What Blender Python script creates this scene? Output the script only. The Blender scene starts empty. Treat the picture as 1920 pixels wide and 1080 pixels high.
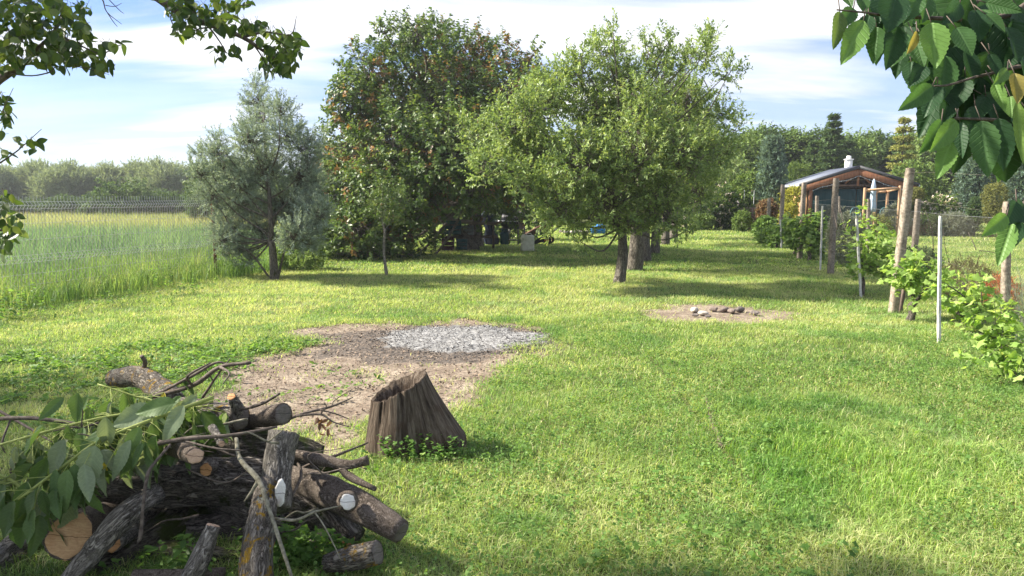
import bpy, math
import numpy as np
from mathutils import Vector

# ------------------------------------------------------------------ camera, light, exposure
S = bpy.context.scene
F_PX = 1387.0                      # focal length in pixels of the 1920 px wide photograph
PITCH = math.radians(7.0); CAM_H = 1.6
cam_d = bpy.data.cameras.new('camera'); cam = bpy.data.objects.new('camera', cam_d)
S.collection.objects.link(cam); S.camera = cam
cam_d.sensor_width = 36; cam_d.lens = 36*F_PX/1920; cam_d.clip_start = 0.05; cam_d.clip_end = 3000
cam.location = (0, 0, CAM_H); cam.rotation_euler = (math.radians(90)-PITCH, 0, 0)

SUN_TO = Vector((-0.76, 0.13, 0.63)).normalized()
sun_el = math.asin(SUN_TO.z); sun_az = math.atan2(SUN_TO.x, SUN_TO.y)
W = bpy.data.worlds.new('World'); S.world = W; W.use_nodes = True
nt = W.node_tree; N = nt.nodes; L = nt.links; N.clear()
def nd(tree, kind, **kw):
    n = tree.nodes.new(kind)
    for k, v in kw.items(): setattr(n, k, v)
    return n
sky = nd(nt, 'ShaderNodeTexSky', sky_type='NISHITA', sun_disc=False)
sky.sun_elevation = sun_el; sky.sun_rotation = sun_az; sky.air_density = 1.0; sky.dust_density = 0.6; sky.ozone_density = 3.0
tc = nd(nt, 'ShaderNodeTexCoord')
sep = nd(nt, 'ShaderNodeSeparateXYZ'); L.new(tc.outputs['Generated'], sep.inputs[0])
zz = nd(nt, 'ShaderNodeMath', operation='ADD'); zz.inputs[1].default_value = 0.16; L.new(sep.outputs[2], zz.inputs[0])
zm = nd(nt, 'ShaderNodeMath', operation='MAXIMUM'); zm.inputs[1].default_value = 0.05; L.new(zz.outputs[0], zm.inputs[0])
dx = nd(nt, 'ShaderNodeMath', operation='DIVIDE'); L.new(sep.outputs[0], dx.inputs[0]); L.new(zm.outputs[0], dx.inputs[1])
dy = nd(nt, 'ShaderNodeMath', operation='DIVIDE'); L.new(sep.outputs[1], dy.inputs[0]); L.new(zm.outputs[0], dy.inputs[1])
cmb = nd(nt, 'ShaderNodeCombineXYZ'); L.new(dx.outputs[0], cmb.inputs[0]); L.new(dy.outputs[0], cmb.inputs[1])
mp = nd(nt, 'ShaderNodeMapping'); mp.inputs['Rotation'].default_value = (0, 0, math.radians(-14)); mp.inputs['Scale'].default_value = (0.42, 1.15, 1); mp.inputs['Location'].default_value = (3.3, 1.35, 0)
L.new(cmb.outputs[0], mp.inputs[0])
n1 = nd(nt, 'ShaderNodeTexNoise'); n1.inputs['Scale'].default_value = 1.3; n1.inputs['Detail'].default_value = 7; n1.inputs['Roughness'].default_value = 0.52; n1.inputs['Distortion'].default_value = 0.5
L.new(mp.outputs[0], n1.inputs['Vector'])
cr = nd(nt, 'ShaderNodeValToRGB'); cr.color_ramp.elements[0].position = 0.42; cr.color_ramp.elements[0].color = (0.10, 0.10, 0.10, 1); cr.color_ramp.elements[1].position = 0.59; cr.color_ramp.elements[1].color = (0.98, 0.98, 0.98, 1)
L.new(n1.outputs['Fac'], cr.inputs[0])
# thicker veil of cloud near the horizon
hz = nd(nt, 'ShaderNodeMapRange'); hz.inputs[1].default_value = 0.02; hz.inputs[2].default_value = 0.30; hz.inputs[3].default_value = 0.5; hz.inputs[4].default_value = 0.0
L.new(sep.outputs[2], hz.inputs[0])
mx0 = nd(nt, 'ShaderNodeMath', operation='MAXIMUM'); L.new(cr.outputs[0], mx0.inputs[0]); L.new(hz.outputs[0], mx0.inputs[1])
n2 = nd(nt, 'ShaderNodeTexNoise'); n2.inputs['Scale'].default_value = 2.6; n2.inputs['Detail'].default_value = 4
L.new(mp.outputs[0], n2.inputs['Vector'])
cc = nd(nt, 'ShaderNodeMix', data_type='RGBA'); cc.inputs[6].default_value = (4.0, 4.25, 4.95, 1); cc.inputs[7].default_value = (5.5, 5.6, 5.75, 1)
c2 = nd(nt, 'ShaderNodeMapRange'); c2.inputs[1].default_value = 0.35; c2.inputs[2].default_value = 0.62; L.new(n2.outputs['Fac'], c2.inputs[0]); L.new(c2.outputs[0], cc.inputs[0])
mixs = nd(nt, 'ShaderNodeMix', data_type='RGBA'); L.new(mx0.outputs[0], mixs.inputs[0]); skm = nd(nt, 'ShaderNodeVectorMath', operation='MULTIPLY'); skm.inputs[1].default_value = (0.46, 0.58, 0.82); L.new(sky.outputs[0], skm.inputs[0]); L.new(skm.outputs[0], mixs.inputs[6]); L.new(cc.outputs[2], mixs.inputs[7])
bg = nd(nt, 'ShaderNodeBackground'); bg.inputs[1].default_value = 0.062; L.new(mixs.outputs[2], bg.inputs[0])
wo = nd(nt, 'ShaderNodeOutputWorld'); L.new(bg.outputs[0], wo.inputs[0])

sd = bpy.data.lights.new('sun', 'SUN'); sd.energy = 3.8; sd.angle = math.radians(2.6); sd.color = (1.0, 0.93, 0.80)
so = bpy.data.objects.new('sun', sd); S.collection.objects.link(so)
so.rotation_euler = (-SUN_TO).to_track_quat('-Z', 'Y').to_euler(); so.location = (-20, -10, 25)
S.view_settings.view_transform = 'Standard'; S.view_settings.look = 'None'; S.view_settings.gamma = 1
S.view_settings.exposure = 1.95
S.cycles.use_denoising = True
S.cycles.max_bounces = 6; S.cycles.diffuse_bounces = 3; S.cycles.glossy_bounces = 2; S.cycles.transmission_bounces = 4
S.cycles.use_adaptive_sampling = True

# ------------------------------------------------------------------ helpers
R = np.random.RandomState(7)
CP, SP = math.cos(PITCH), math.sin(PITCH)
def ray(px, py):
    a = (px-960)/F_PX; b = (540-py)/F_PX
    return np.array([a, CP+b*SP, -SP+b*CP])
def at(px, py, z=0.0):             # the ground point seen at a photograph pixel
    d = ray(px, py); t = (z-CAM_H)/d[2]
    return np.array([0, 0, CAM_H])+d*t
def atd(px, py, Y):                # the point seen at a pixel, Y metres forward
    d = ray(px, py); return np.array([0, 0, CAM_H])+d*(Y/d[1])
def pm(Y): return F_PX/Y           # rough pixels per metre
def nrm(v):
    v = np.asarray(v, float); return v/np.maximum(np.linalg.norm(v, axis=-1, keepdims=True), 1e-9)

def mesh_np(name, V, Fs, mat, parent=None, col=None, tcv=None, smooth=False, loc=None, uvs=None):
    V = np.asarray(V, np.float32).reshape(-1, 3)
    if loc is not None: V = V-np.asarray(loc, np.float32)
    groups = Fs if isinstance(Fs, list) else [Fs]
    groups = [np.asarray(g, np.int32) for g in groups if len(g)]
    me = bpy.data.meshes.new(name)
    me.vertices.add(len(V)); me.vertices.foreach_set('co', V.ravel())
    nl = sum(g.size for g in groups); npoly = sum(len(g) for g in groups)
    me.loops.add(nl); me.polygons.add(npoly)
    me.loops.foreach_set('vertex_index', np.concatenate([g.ravel() for g in groups]))
    tot = np.concatenate([np.full(len(g), g.shape[1], np.int32) for g in groups])
    st = np.concatenate([[0], np.cumsum(tot)[:-1]]).astype(np.int32)
    me.polygons.foreach_set('loop_start', st)
    if smooth: me.polygons.foreach_set('use_smooth', np.ones(npoly, bool))
    if col is not None:
        a = me.attributes.new('col', 'FLOAT_COLOR', 'POINT')
        c = np.ones((len(V), 4), np.float32); c[:, :3] = col; a.data.foreach_set('color', c.ravel())
    if tcv is not None:
        a = me.attributes.new('tc', 'FLOAT_VECTOR', 'POINT'); a.data.foreach_set('vector', np.asarray(tcv, np.float32).ravel())
    me.update(calc_edges=True)
    me.materials.append(mat)
    o = bpy.data.objects.new(name, me); S.collection.objects.link(o)
    if parent is not None: o.parent = parent
    if loc is not None and parent is None: o.location = loc
    return o

def tag(o, label, cat=None, group=None, kind=None):
    if label: o['label'] = label
    if cat: o['category'] = cat
    if group: o['group'] = group
    if kind: o['kind'] = kind
    return o
def thing(name, loc, label, cat, group=None):
    o = bpy.data.objects.new(name, None); S.collection.objects.link(o)
    o.location = loc; o.empty_display_size = 0.1
    return tag(o, label, cat, group)
def copy_thing(root, loc, rz=0, sc=(1, 1, 1), label=None, group=None):
    r = root.copy(); S.collection.objects.link(r); r.location = loc; r.rotation_euler = (0, 0, rz); r.scale = sc
    if label: r['label'] = label
    if group: r['group'] = group
    for ch in list(root.children):
        c = ch.copy(); S.collection.objects.link(c); c.parent = r
        for g in list(ch.children):
            d = g.copy(); S.collection.objects.link(d); d.parent = c
    return r

class MB:                           # collects geometry of one part
    def __init__(s): s.V = []; s.F3 = []; s.F4 = []; s.T = []; s.n = 0
    def add(s, V, F, T=None):
        V = np.asarray(V, float).reshape(-1, 3); F = np.asarray(F, int)
        s.V.append(V); s.T.append(V if T is None else np.asarray(T, float))
        (s.F3 if F.shape[1] == 3 else s.F4).append(F+s.n); s.n += len(V)
    def box(s, c, d, rz=0, rx=0, ry=0, bev=0.0):
        c = np.asarray(c, float); h = np.asarray(d, float)/2
        if bev <= 0:
            P = np.array([[x, y, z] for x in (-1, 1) for y in (-1, 1) for z in (-1, 1)])*h
            Fc = np.array([[0, 1, 3, 2], [4, 6, 7, 5], [0, 4, 5, 1], [2, 3, 7, 6], [0, 2, 6, 4], [1, 5, 7, 3]])
            s.add(rot(P, rx, ry, rz)+c, Fc); return
        b = min(bev, h.min()*0.9)
        P = []; 
        for x in (-1, 1):
            for y in (-1, 1):
                for z in (-1, 1):
                    P += [[x*h[0], y*(h[1]-b), z*(h[2]-b)], [x*(h[0]-b), y*h[1], z*(h[2]-b)], [x*(h[0]-b), y*(h[1]-b), z*h[2]]]
        P = np.array(P); I = lambda x, y, z, k: (((x > 0)*4+(y > 0)*2+(z > 0)))*3+k
        q = []
        for a in (-1, 1):
            q.append([I(a, -1, -1, 0), I(a, 1, -1, 0), I(a, 1, 1, 0), I(a, -1, 1, 0)][::a])
            q.append([I(-1, a, -1, 1), I(1, a, -1, 1), I(1, a, 1, 1), I(-1, a, 1, 1)][::-a])
            q.append([I(-1, -1, a, 2), I(1, -1, a, 2), I(1, 1, a, 2), I(-1, 1, a, 2)][::a])
        t = []
        for a in (-1, 1):
            for b2 in (-1, 1):
                q.append([I(a, b2, -1, 0), I(a, b2, 1, 0), I(a, b2, 1, 1), I(a, b2, -1, 1)][::-a*b2])
                q.append([I(a, -1, b2, 0), I(a, 1, b2, 0), I(a, 1, b2, 2), I(a, -1, b2, 2)][::a*b2])
                q.append([I(-1, a, b2, 1), I(1, a, b2, 1), I(1, a, b2, 2), I(-1, a, b2, 2)][::-a*b2])
                for c3 in (-1, 1): t.append([I(a, b2, c3, 0), I(a, b2, c3, 1), I(a, b2, c3, 2)][::a*b2*c3])
        PP = rot(P, rx, ry, rz)+c
        s.add(PP, np.array(q)); n0 = s.n-len(PP); s.F3.append(np.array(t)+n0)
    def tube(s, pts, rad, n=8, amp=0.0, seed=0, cap=True, sub=1, amp2=0.0):
        V, F, T = tube(pts, rad, n, amp, seed, sub, amp2)
        base = s.n; s.add(V, F, T)
        if cap:
            m = len(V)//n
            for ring, rev in ((0, True), (m-1, False)):
                c = V[ring*n:(ring+1)*n].mean(0); ci = s.n
                s.V.append(c[None]); s.T.append(T[ring*n:(ring+1)*n].mean(0)[None]); s.n += 1
                a = base+ring*n+np.arange(n); b = base+ring*n+(np.arange(n)+1) % n
                f = np.stack([a, b, np.full(n, ci)], 1)
                s.F3.append(f[:, ::-1] if rev else f)
    def lathe(s, prof, c=(0, 0, 0), n=24, rx=0, ry=0, rz=0, sx=1, sy=1):
        a = np.arange(n)/n*2*np.pi; prof = np.asarray(prof, float)
        V = np.stack([np.outer(prof[:, 0], np.cos(a))*sx, np.outer(prof[:, 0], np.sin(a))*sy, np.repeat(prof[:, 1:2], n, 1)], -1).reshape(-1, 3)
        m = len(prof); i = np.arange(m-1)[:, None]*n; j = np.arange(n)[None]; j2 = (j+1) % n
        Fc = np.stack([i+j, i+j2, i+n+j2, i+n+j], -1).reshape(-1, 4)
        s.add(rot(V, rx, ry, rz)+np.asarray(c), Fc)
    def build(s, name, mat, parent=None, smooth=False, loc=None, col=None):
        g = []
        if s.F3: g.append(np.concatenate(s.F3))
        if s.F4: g.append(np.concatenate(s.F4))
        return mesh_np(name, np.concatenate(s.V), g, mat, parent, smooth=smooth, tcv=np.concatenate(s.T), loc=loc, col=col)
def rot(P, rx=0, ry=0, rz=0):
    P = np.asarray(P, float)
    for ax, a in ((0, rx), (1, ry), (2, rz)):
        if a:
            c, s_ = math.cos(a), math.sin(a); i, j = [(1, 2), (2, 0), (0, 1)][ax]
            Q = P.copy(); Q[..., i] = c*P[..., i]-s_*P[..., j]; Q[..., j] = s_*P[..., i]+c*P[..., j]; P = Q
    return P
def spline(pts, k):
    P = np.asarray(pts, float)
    if k <= 1 or len(P) < 2: return P
    Q = np.vstack([2*P[0]-P[1], P, 2*P[-1]-P[-2]]); out = []
    for i in range(1, len(Q)-2):
        for j in range(k):
            t = j/k
            out.append(0.5*((2*Q[i])+(-Q[i-1]+Q[i+1])*t+(2*Q[i-1]-5*Q[i]+4*Q[i+1]-Q[i+2])*t*t+(-Q[i-1]+3*Q[i]-3*Q[i+1]+Q[i+2])*t**3))
    out.append(P[-1]); return np.array(out)
def tube(pts, rad, n=8, amp=0.0, seed=0, sub=1, amp2=0.0):
    pts = np.asarray(pts, float); rad = np.atleast_1d(np.asarray(rad, float))
    if len(rad) != len(pts): rad = np.interp(np.linspace(0, 1, len(pts)), np.linspace(0, 1, len(rad)), rad)
    PR = spline(np.hstack([pts, rad[:, None]]), sub); P = PR[:, :3]; r = PR[:, 3]
    T = nrm(np.gradient(P, axis=0)); m = len(P)
    up = np.array([0, 0, 1.0]) if abs(T[0][2]) < 0.9 else np.array([1.0, 0, 0])
    U = nrm(np.cross(up, T[0])); frames = []
    for i in range(m):
        U = nrm(U-T[i]*np.dot(U, T[i])); frames.append((U, np.cross(T[i], U)))
    A = np.array([f[0] for f in frames]); B = np.array([f[1] for f in frames])
    a = np.arange(n)/n*2*np.pi; ln = np.concatenate([[0], np.cumsum(np.linalg.norm(np.diff(P, axis=0), axis=1))])
    rr = np.repeat(r[:, None], n, 1)
    if amp > 0:
        aa = np.repeat(a[None], m, 0); ll = np.repeat(ln[:, None], n, 1)
        q = np.stack([np.cos(aa)*1.7+seed*3.1, np.sin(aa)*1.7+ll/max(r.mean(), 1e-3)*0.33], -1)
        rr = rr*(1+amp*(fbm(q[..., 0]*1.2, q[..., 1]*1.2, seed)-0.5)*2+amp2*(fbm(q[..., 0]*5, q[..., 1]*2.2, seed+5)-0.5)*2)
    V = (P[:, None]+A[:, None]*(np.cos(a)[None, :, None])*rr[..., None]+B[:, None]*(np.sin(a)[None, :, None])*rr[..., None])
    TT = np.stack([rr*np.cos(a)[None], rr*np.sin(a)[None], np.repeat(ln[:, None], n, 1)+seed*1.37], -1)
    i = np.arange(m-1)[:, None]*n; j = np.arange(n)[None]; j2 = (j+1) % n
    Fc = np.stack([i+j, i+j2, i+n+j2, i+n+j], -1).reshape(-1, 4)
    return V.reshape(-1, 3), Fc, TT.reshape(-1, 3)
def hsh(i, j, s):
    n = (i.astype(np.int64)*374761393+j.astype(np.int64)*668265263+int(s)*1442695041) & 0x7fffffff
    n = ((n ^ (n >> 13))*1274126177) & 0x7fffffff
    return ((n ^ (n >> 16)) & 0xffff)/65535.0
def vnoise(x, y, s=0):
    x = np.asarray(x, float); y = np.asarray(y, float)
    i = np.floor(x).astype(np.int64); j = np.floor(y).astype(np.int64); u = x-i; v = y-j
    u = u*u*(3-2*u); v = v*v*(3-2*v)
    return (hsh(i, j, s)*(1-u)+hsh(i+1, j, s)*u)*(1-v)+(hsh(i, j+1, s)*(1-u)+hsh(i+1, j+1, s)*u)*v
def fbm(x, y, s=0, o=4):
    t = 0; a = 0.5; k = 0
    for q in range(o):
        t = t+a*vnoise(x*2**q, y*2**q, s+q*17); k += a; a *= 0.5
    return t/k
def sdf_poly(x, y, poly):           # signed distance, negative inside
    P = np.asarray(poly, float); d = np.full(x.shape, 1e9); inside = np.zeros(x.shape, bool); n = len(P)
    for i in range(n):
        a = P[i]; b = P[(i+1) % n]; e = b-a; w0 = x-a[0]; w1 = y-a[1]
        t = np.clip((w0*e[0]+w1*e[1])/np.dot(e, e), 0, 1)
        d = np.minimum(d, (w0-t*e[0])**2+(w1-t*e[1])**2)
        c = ((a[1] > y) != (b[1] > y)) & (x < (b[0]-a[0])*(y-a[1])/(b[1]-a[1]+1e-12)+a[0])
        inside ^= c
    d = np.sqrt(d); return np.where(inside, -d, d)
def sstep(x, a, b):
    t = np.clip((x-a)/(b-a), 0, 1); return t*t*(3-2*t)

# ------------------------------------------------------------------ materials
def mat(name):
    m = bpy.data.materials.new(name); m.use_nodes = True; m.node_tree.nodes.clear(); return m, m.node_tree
def principled(t, rough=0.8, spec=0.3, metal=0.0):
    p = nd(t, 'ShaderNodeBsdfPrincipled'); p.inputs['Roughness'].default_value = rough
    p.inputs['Specular IOR Level'].default_value = spec; p.inputs['Metallic'].default_value = metal
    o = nd(t, 'ShaderNodeOutputMaterial'); t.links.new(p.outputs[0], o.inputs[0]); return p, o
def foliage_mat(name, trans=0.35, rough=0.45, spec=0.35, gain=1.0, veins=False):
    m, t = mat(name); p, o = principled(t, rough, spec)
    a = nd(t, 'ShaderNodeAttribute', attribute_name='col')
    src = a.outputs['Color']
    if veins:
        tcn = nd(t, 'ShaderNodeAttribute', attribute_name='tc'); sp_ = nd(t, 'ShaderNodeSeparateXYZ'); t.links.new(tcn.outputs['Vector'], sp_.inputs[0])
        ab = nd(t, 'ShaderNodeMath', operation='ABSOLUTE'); t.links.new(sp_.outputs[0], ab.inputs[0])
        m1 = nd(t, 'ShaderNodeMath', operation='MULTIPLY'); m1.inputs[1].default_value = 0.75; t.links.new(ab.outputs[0], m1.inputs[0])
        s1 = nd(t, 'ShaderNodeMath', operation='SUBTRACT'); t.links.new(sp_.outputs[1], s1.inputs[0]); t.links.new(m1.outputs[0], s1.inputs[1])
        s2 = nd(t, 'ShaderNodeMath', operation='MULTIPLY'); s2.inputs[1].default_value = 62.0; t.links.new(s1.outputs[0], s2.inputs[0])
        sn = nd(t, 'ShaderNodeMath', operation='SINE'); t.links.new(s2.outputs[0], sn.inputs[0])
        r1 = nd(t, 'ShaderNodeMapRange'); r1.inputs[1].default_value = 0.72; r1.inputs[2].default_value = 1.0; t.links.new(sn.outputs[0], r1.inputs[0])
        r2 = nd(t, 'ShaderNodeMapRange'); r2.inputs[1].default_value = 0.045; r2.inputs[2].default_value = 0.01; t.links.new(ab.outputs[0], r2.inputs[0])
        mxx = nd(t, 'ShaderNodeMath', operation='MAXIMUM'); t.links.new(r1.outputs[0], mxx.inputs[0]); t.links.new(r2.outputs[0], mxx.inputs[1])
        hs = nd(t, 'ShaderNodeHueSaturation'); hs.inputs['Value'].default_value = 1.45; hs.inputs['Saturation'].default_value = 0.85; t.links.new(src, hs.inputs['Color'])
        ml = nd(t, 'ShaderNodeMath', operation='MULTIPLY'); ml.inputs[1].default_value = 0.28; t.links.new(mxx.outputs[0], ml.inputs[0])
        mi = nd(t, 'ShaderNodeMix', data_type='RGBA'); t.links.new(ml.outputs[0], mi.inputs[0]); t.links.new(src, mi.inputs[6]); t.links.new(hs.outputs[0], mi.inputs[7])
        nz = nd(t, 'ShaderNodeTexNoise'); nz.inputs['Scale'].default_value = 60; nz.inputs['Detail'].default_value = 3
        nr = nd(t, 'ShaderNodeMapRange'); nr.inputs[3].default_value = 0.78; nr.inputs[4].default_value = 1.2; t.links.new(nz.outputs['Fac'], nr.inputs[0])
        mv = nd(t, 'ShaderNodeVectorMath', operation='SCALE'); t.links.new(mi.outputs[2], mv.inputs[0]); t.links.new(nr.outputs[0], mv.inputs['Scale'])
        src = mv.outputs[0]
        bp = nd(t, 'ShaderNodeBump'); bp.inputs['Strength'].default_value = 0.5; bp.inputs['Distance'].default_value = 0.002; bp.invert = True
        t.links.new(mxx.outputs[0], bp.inputs['Height']); t.links.new(bp.outputs[0], p.inputs['Normal'])
    t.links.new(src, p.inputs['Base Color'])
    tr = nd(t, 'ShaderNodeBsdfTranslucent')
    g = nd(t, 'ShaderNodeVectorMath', operation='MULTIPLY'); g.inputs[1].default_value = (1.5*gain, 1.45*gain, 0.75*gain)
    t.links.new(src, g.inputs[0]); t.links.new(g.outputs[0], tr.inputs['Color'])
    ms = nd(t, 'ShaderNodeMixShader'); ms.inputs[0].default_value = trans
    t.links.new(p.outputs[0], ms.inputs[1]); t.links.new(tr.outputs[0], ms.inputs[2]); t.links.new(ms.outputs[0], o.inputs[0])
    return m
def ramp(t, fac, stops):
    c = nd(t, 'ShaderNodeValToRGB'); e = c.color_ramp.elements
    while len(e) < len(stops): e.new(0.5)
    for i, (p, col) in enumerate(stops): e[i].position = p; e[i].color = (*col, 1)
    t.links.new(fac, c.inputs[0]); return c.outputs[0]
def vec_in(t, scale=(1, 1, 1), attr='tc'):
    mpn = nd(t, 'ShaderNodeMapping'); mpn.inputs['Scale'].default_value = scale
    if attr == 'obj':
        c = nd(t, 'ShaderNodeTexCoord'); t.links.new(c.outputs['Object'], mpn.inputs[0])
    else:
        a = nd(t, 'ShaderNodeAttribute', attribute_name=attr); t.links.new(a.outputs['Vector'], mpn.inputs[0])
    return mpn.outputs[0]
def noise(t, vec, scale, detail=5, rough=0.6, dist=0.0):
    n = nd(t, 'ShaderNodeTexNoise'); n.inputs['Scale'].default_value = scale; n.inputs['Detail'].default_value = detail
    n.inputs['Roughness'].default_value = rough; n.inputs['Distortion'].default_value = dist
    t.links.new(vec, n.inputs['Vector']); return n.outputs['Fac']
def bump(t, p, h, strength, dist):
    b = nd(t, 'ShaderNodeBump'); b.inputs['Strength'].default_value = strength; b.inputs['Distance'].default_value = dist
    t.links.new(h, b.inputs['Height']); t.links.new(b.outputs[0], p.inputs['Normal'])
def mix(t, f, a, b):
    m = nd(t, 'ShaderNodeMix', data_type='RGBA')
    t.links.new(f, m.inputs[0])
    for k, v in ((6, a), (7, b)):
        if isinstance(v, tuple): m.inputs[k].default_value = (*v, 1)
        else: t.links.new(v, m.inputs[k])
    return m.outputs[2]
def rng(t, v, a, b, c=0.0, d=1.0):
    m = nd(t, 'ShaderNodeMapRange'); m.inputs[1].default_value = a; m.inputs[2].default_value = b; m.inputs[3].default_value = c; m.inputs[4].default_value = d
    t.links.new(v, m.inputs[0]); return m.outputs[0]
def noisy(name, c1, c2, scale=20, stretch=(1, 1, 1), rough=0.8, bmp=0.4, dist=0.005, spec=0.2, metal=0.0, attr='tc', detail=6, extra=None):
    m, t = mat(name); p, o = principled(t, rough, spec, metal)
    v = vec_in(t, stretch, attr); n = noise(t, v, scale, detail, 0.62)
    c = ramp(t, n, [(0.33, c1), (0.67, c2)])
    if extra:                       # patches of another colour: (colour, scale, low, high)
        for (ec, es, lo, hi) in extra:
            n2 = noise(t, v, es, 4, 0.6, 0.3); c = mix(t, rng(t, n2, lo, hi), c, ec)
    t.links.new(c, p.inputs['Base Color'])
    if bmp > 0: bump(t, p, n, bmp, dist)
    return m
def bark(name, c1, c2, scale=14, lichen=None, moss=None, depth=0.02, zst=0.28):
    m, t = mat(name); p, o = principled(t, 0.9, 0.12)
    v = vec_in(t, (1, 1, zst)); nb = noise(t, v, scale, 8, 0.68, 0.6)
    v2 = vec_in(t, (1, 1, 1)); nf = noise(t, v2, scale*5, 5, 0.7)
    vo = nd(t, 'ShaderNodeTexVoronoi', feature='DISTANCE_TO_EDGE'); vo.inputs['Scale'].default_value = scale*1.6
    vd = nd(t, 'ShaderNodeVectorMath', operation='ADD'); nn = nd(t, 'ShaderNodeTexNoise'); nn.inputs['Scale'].default_value = scale; t.links.new(v, nn.inputs['Vector'])
    sc_ = nd(t, 'ShaderNodeVectorMath', operation='SCALE'); sc_.inputs['Scale'].default_value = 0.06; t.links.new(nn.outputs['Color'], sc_.inputs[0])
    t.links.new(v, vd.inputs[0]); t.links.new(sc_.outputs[0], vd.inputs[1]); t.links.new(vd.outputs[0], vo.inputs['Vector'])
    rn = noise(t, vd.outputs[0], scale*3.2, 6, 0.68, 0.5); r1_ = nd(t, 'ShaderNodeMath', operation='SUBTRACT'); r1_.inputs[1].default_value = 0.5; t.links.new(rn, r1_.inputs[0])
    r2_ = nd(t, 'ShaderNodeMath', operation='ABSOLUTE'); t.links.new(r1_.outputs[0], r2_.inputs[0]); crack = rng(t, r2_.outputs[0], 0.0, 0.10)
    hm = nd(t, 'ShaderNodeMath', operation='MULTIPLY_ADD'); hm.inputs[1].default_value = 0.55; t.links.new(crack, hm.inputs[0]); t.links.new(nb, hm.inputs[2])
    hf = nd(t, 'ShaderNodeMath', operation='MULTIPLY_ADD'); hf.inputs[1].default_value = 0.35; t.links.new(nf, hf.inputs[0]); t.links.new(hm.outputs[0], hf.inputs[2])
    c = ramp(t, rng(t, hf.outputs[0], 0.45, 1.25), [(0.15, tuple(x*0.42 for x in c1)), (0.42, tuple(0.7*x+0.3*y for x, y in zip(c1, c2))), (0.85, tuple(1.12*y for y in c2))])
    if moss: c = mix(t, rng(t, noise(t, v2, 7, 4, 0.6, 0.4), moss[1], moss[1]+0.1), c, moss[0])
    if lichen:
        nl_ = noise(t, v2, 16, 6, 0.7, 0.5); c = mix(t, rng(t, nl_, lichen[1], lichen[1]+0.06), c, lichen[0])
        nl2 = noise(t, vec_in(t, (1.3, 1.1, 0.9)), 24, 5, 0.7, 0.5); c = mix(t, rng(t, nl2, lichen[1]+0.03, lichen[1]+0.1), c, (0.28, 0.29, 0.24))
    t.links.new(c, p.inputs['Base Color']); bump(t, p, hf.outputs[0], 1.0, depth)
    return m
M = {}
M['leaf'] = foliage_mat('leaf_surface', 0.34, 0.42, 0.35)
M['leaf_thin'] = foliage_mat('thin_leaf_surface', 0.48, 0.5, 0.25, 1.15)
M['leaf_soft'] = foliage_mat('soft_leaf_surface', 0.25, 0.7, 0.15)
M['grass'] = foliage_mat('grass_blade', 0.42, 0.55, 0.22, 1.1)
M['veined'] = foliage_mat('veined_leaf', 0.36, 0.50, 0.3, 1.0, veins=True)
M['bark_dark'] = bark('dark_rough_bark', (0.06, 0.050, 0.041), (0.24, 0.21, 0.18), 16, moss=((0.05, 0.06, 0.018), 0.58))
M['bark_grey'] = bark('grey_bark', (0.10, 0.088, 0.072), (0.33, 0.30, 0.26), 20, depth=0.012)
M['bark_lichen'] = bark('lichened_bark', (0.065, 0.052, 0.042), (0.25, 0.22, 0.185), 20, lichen=((0.36, 0.22, 0.03), 0.55), depth=0.014)
M['bark_smooth'] = bark('smooth_brown_bark', (0.09, 0.068, 0.052), (0.23, 0.19, 0.155), 30, depth=0.006, zst=0.8)
M['bark_moss'] = bark('mossy_bark', (0.05, 0.042, 0.032), (0.17, 0.15, 0.115), 16, moss=((0.065, 0.085, 0.02), 0.47))
M['bark_tree'] = bark('trunk_bark', (0.075, 0.062, 0.052), (0.26, 0.23, 0.195), 11, depth=0.03)
M['twig'] = noisy('twig_bark', (0.055, 0.042, 0.035), (0.17, 0.14, 0.115), 60, rough=0.85, bmp=0.6)
M['twig_pale'] = noisy('lichened_twig', (0.10, 0.09, 0.06), (0.30, 0.28, 0.21), 50, rough=0.9, bmp=0.6)
M['stem_green'] = noisy('green_stem', (0.22, 0.27, 0.06), (0.36, 0.40, 0.12), 30, rough=0.5, bmp=0.1)

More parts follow.
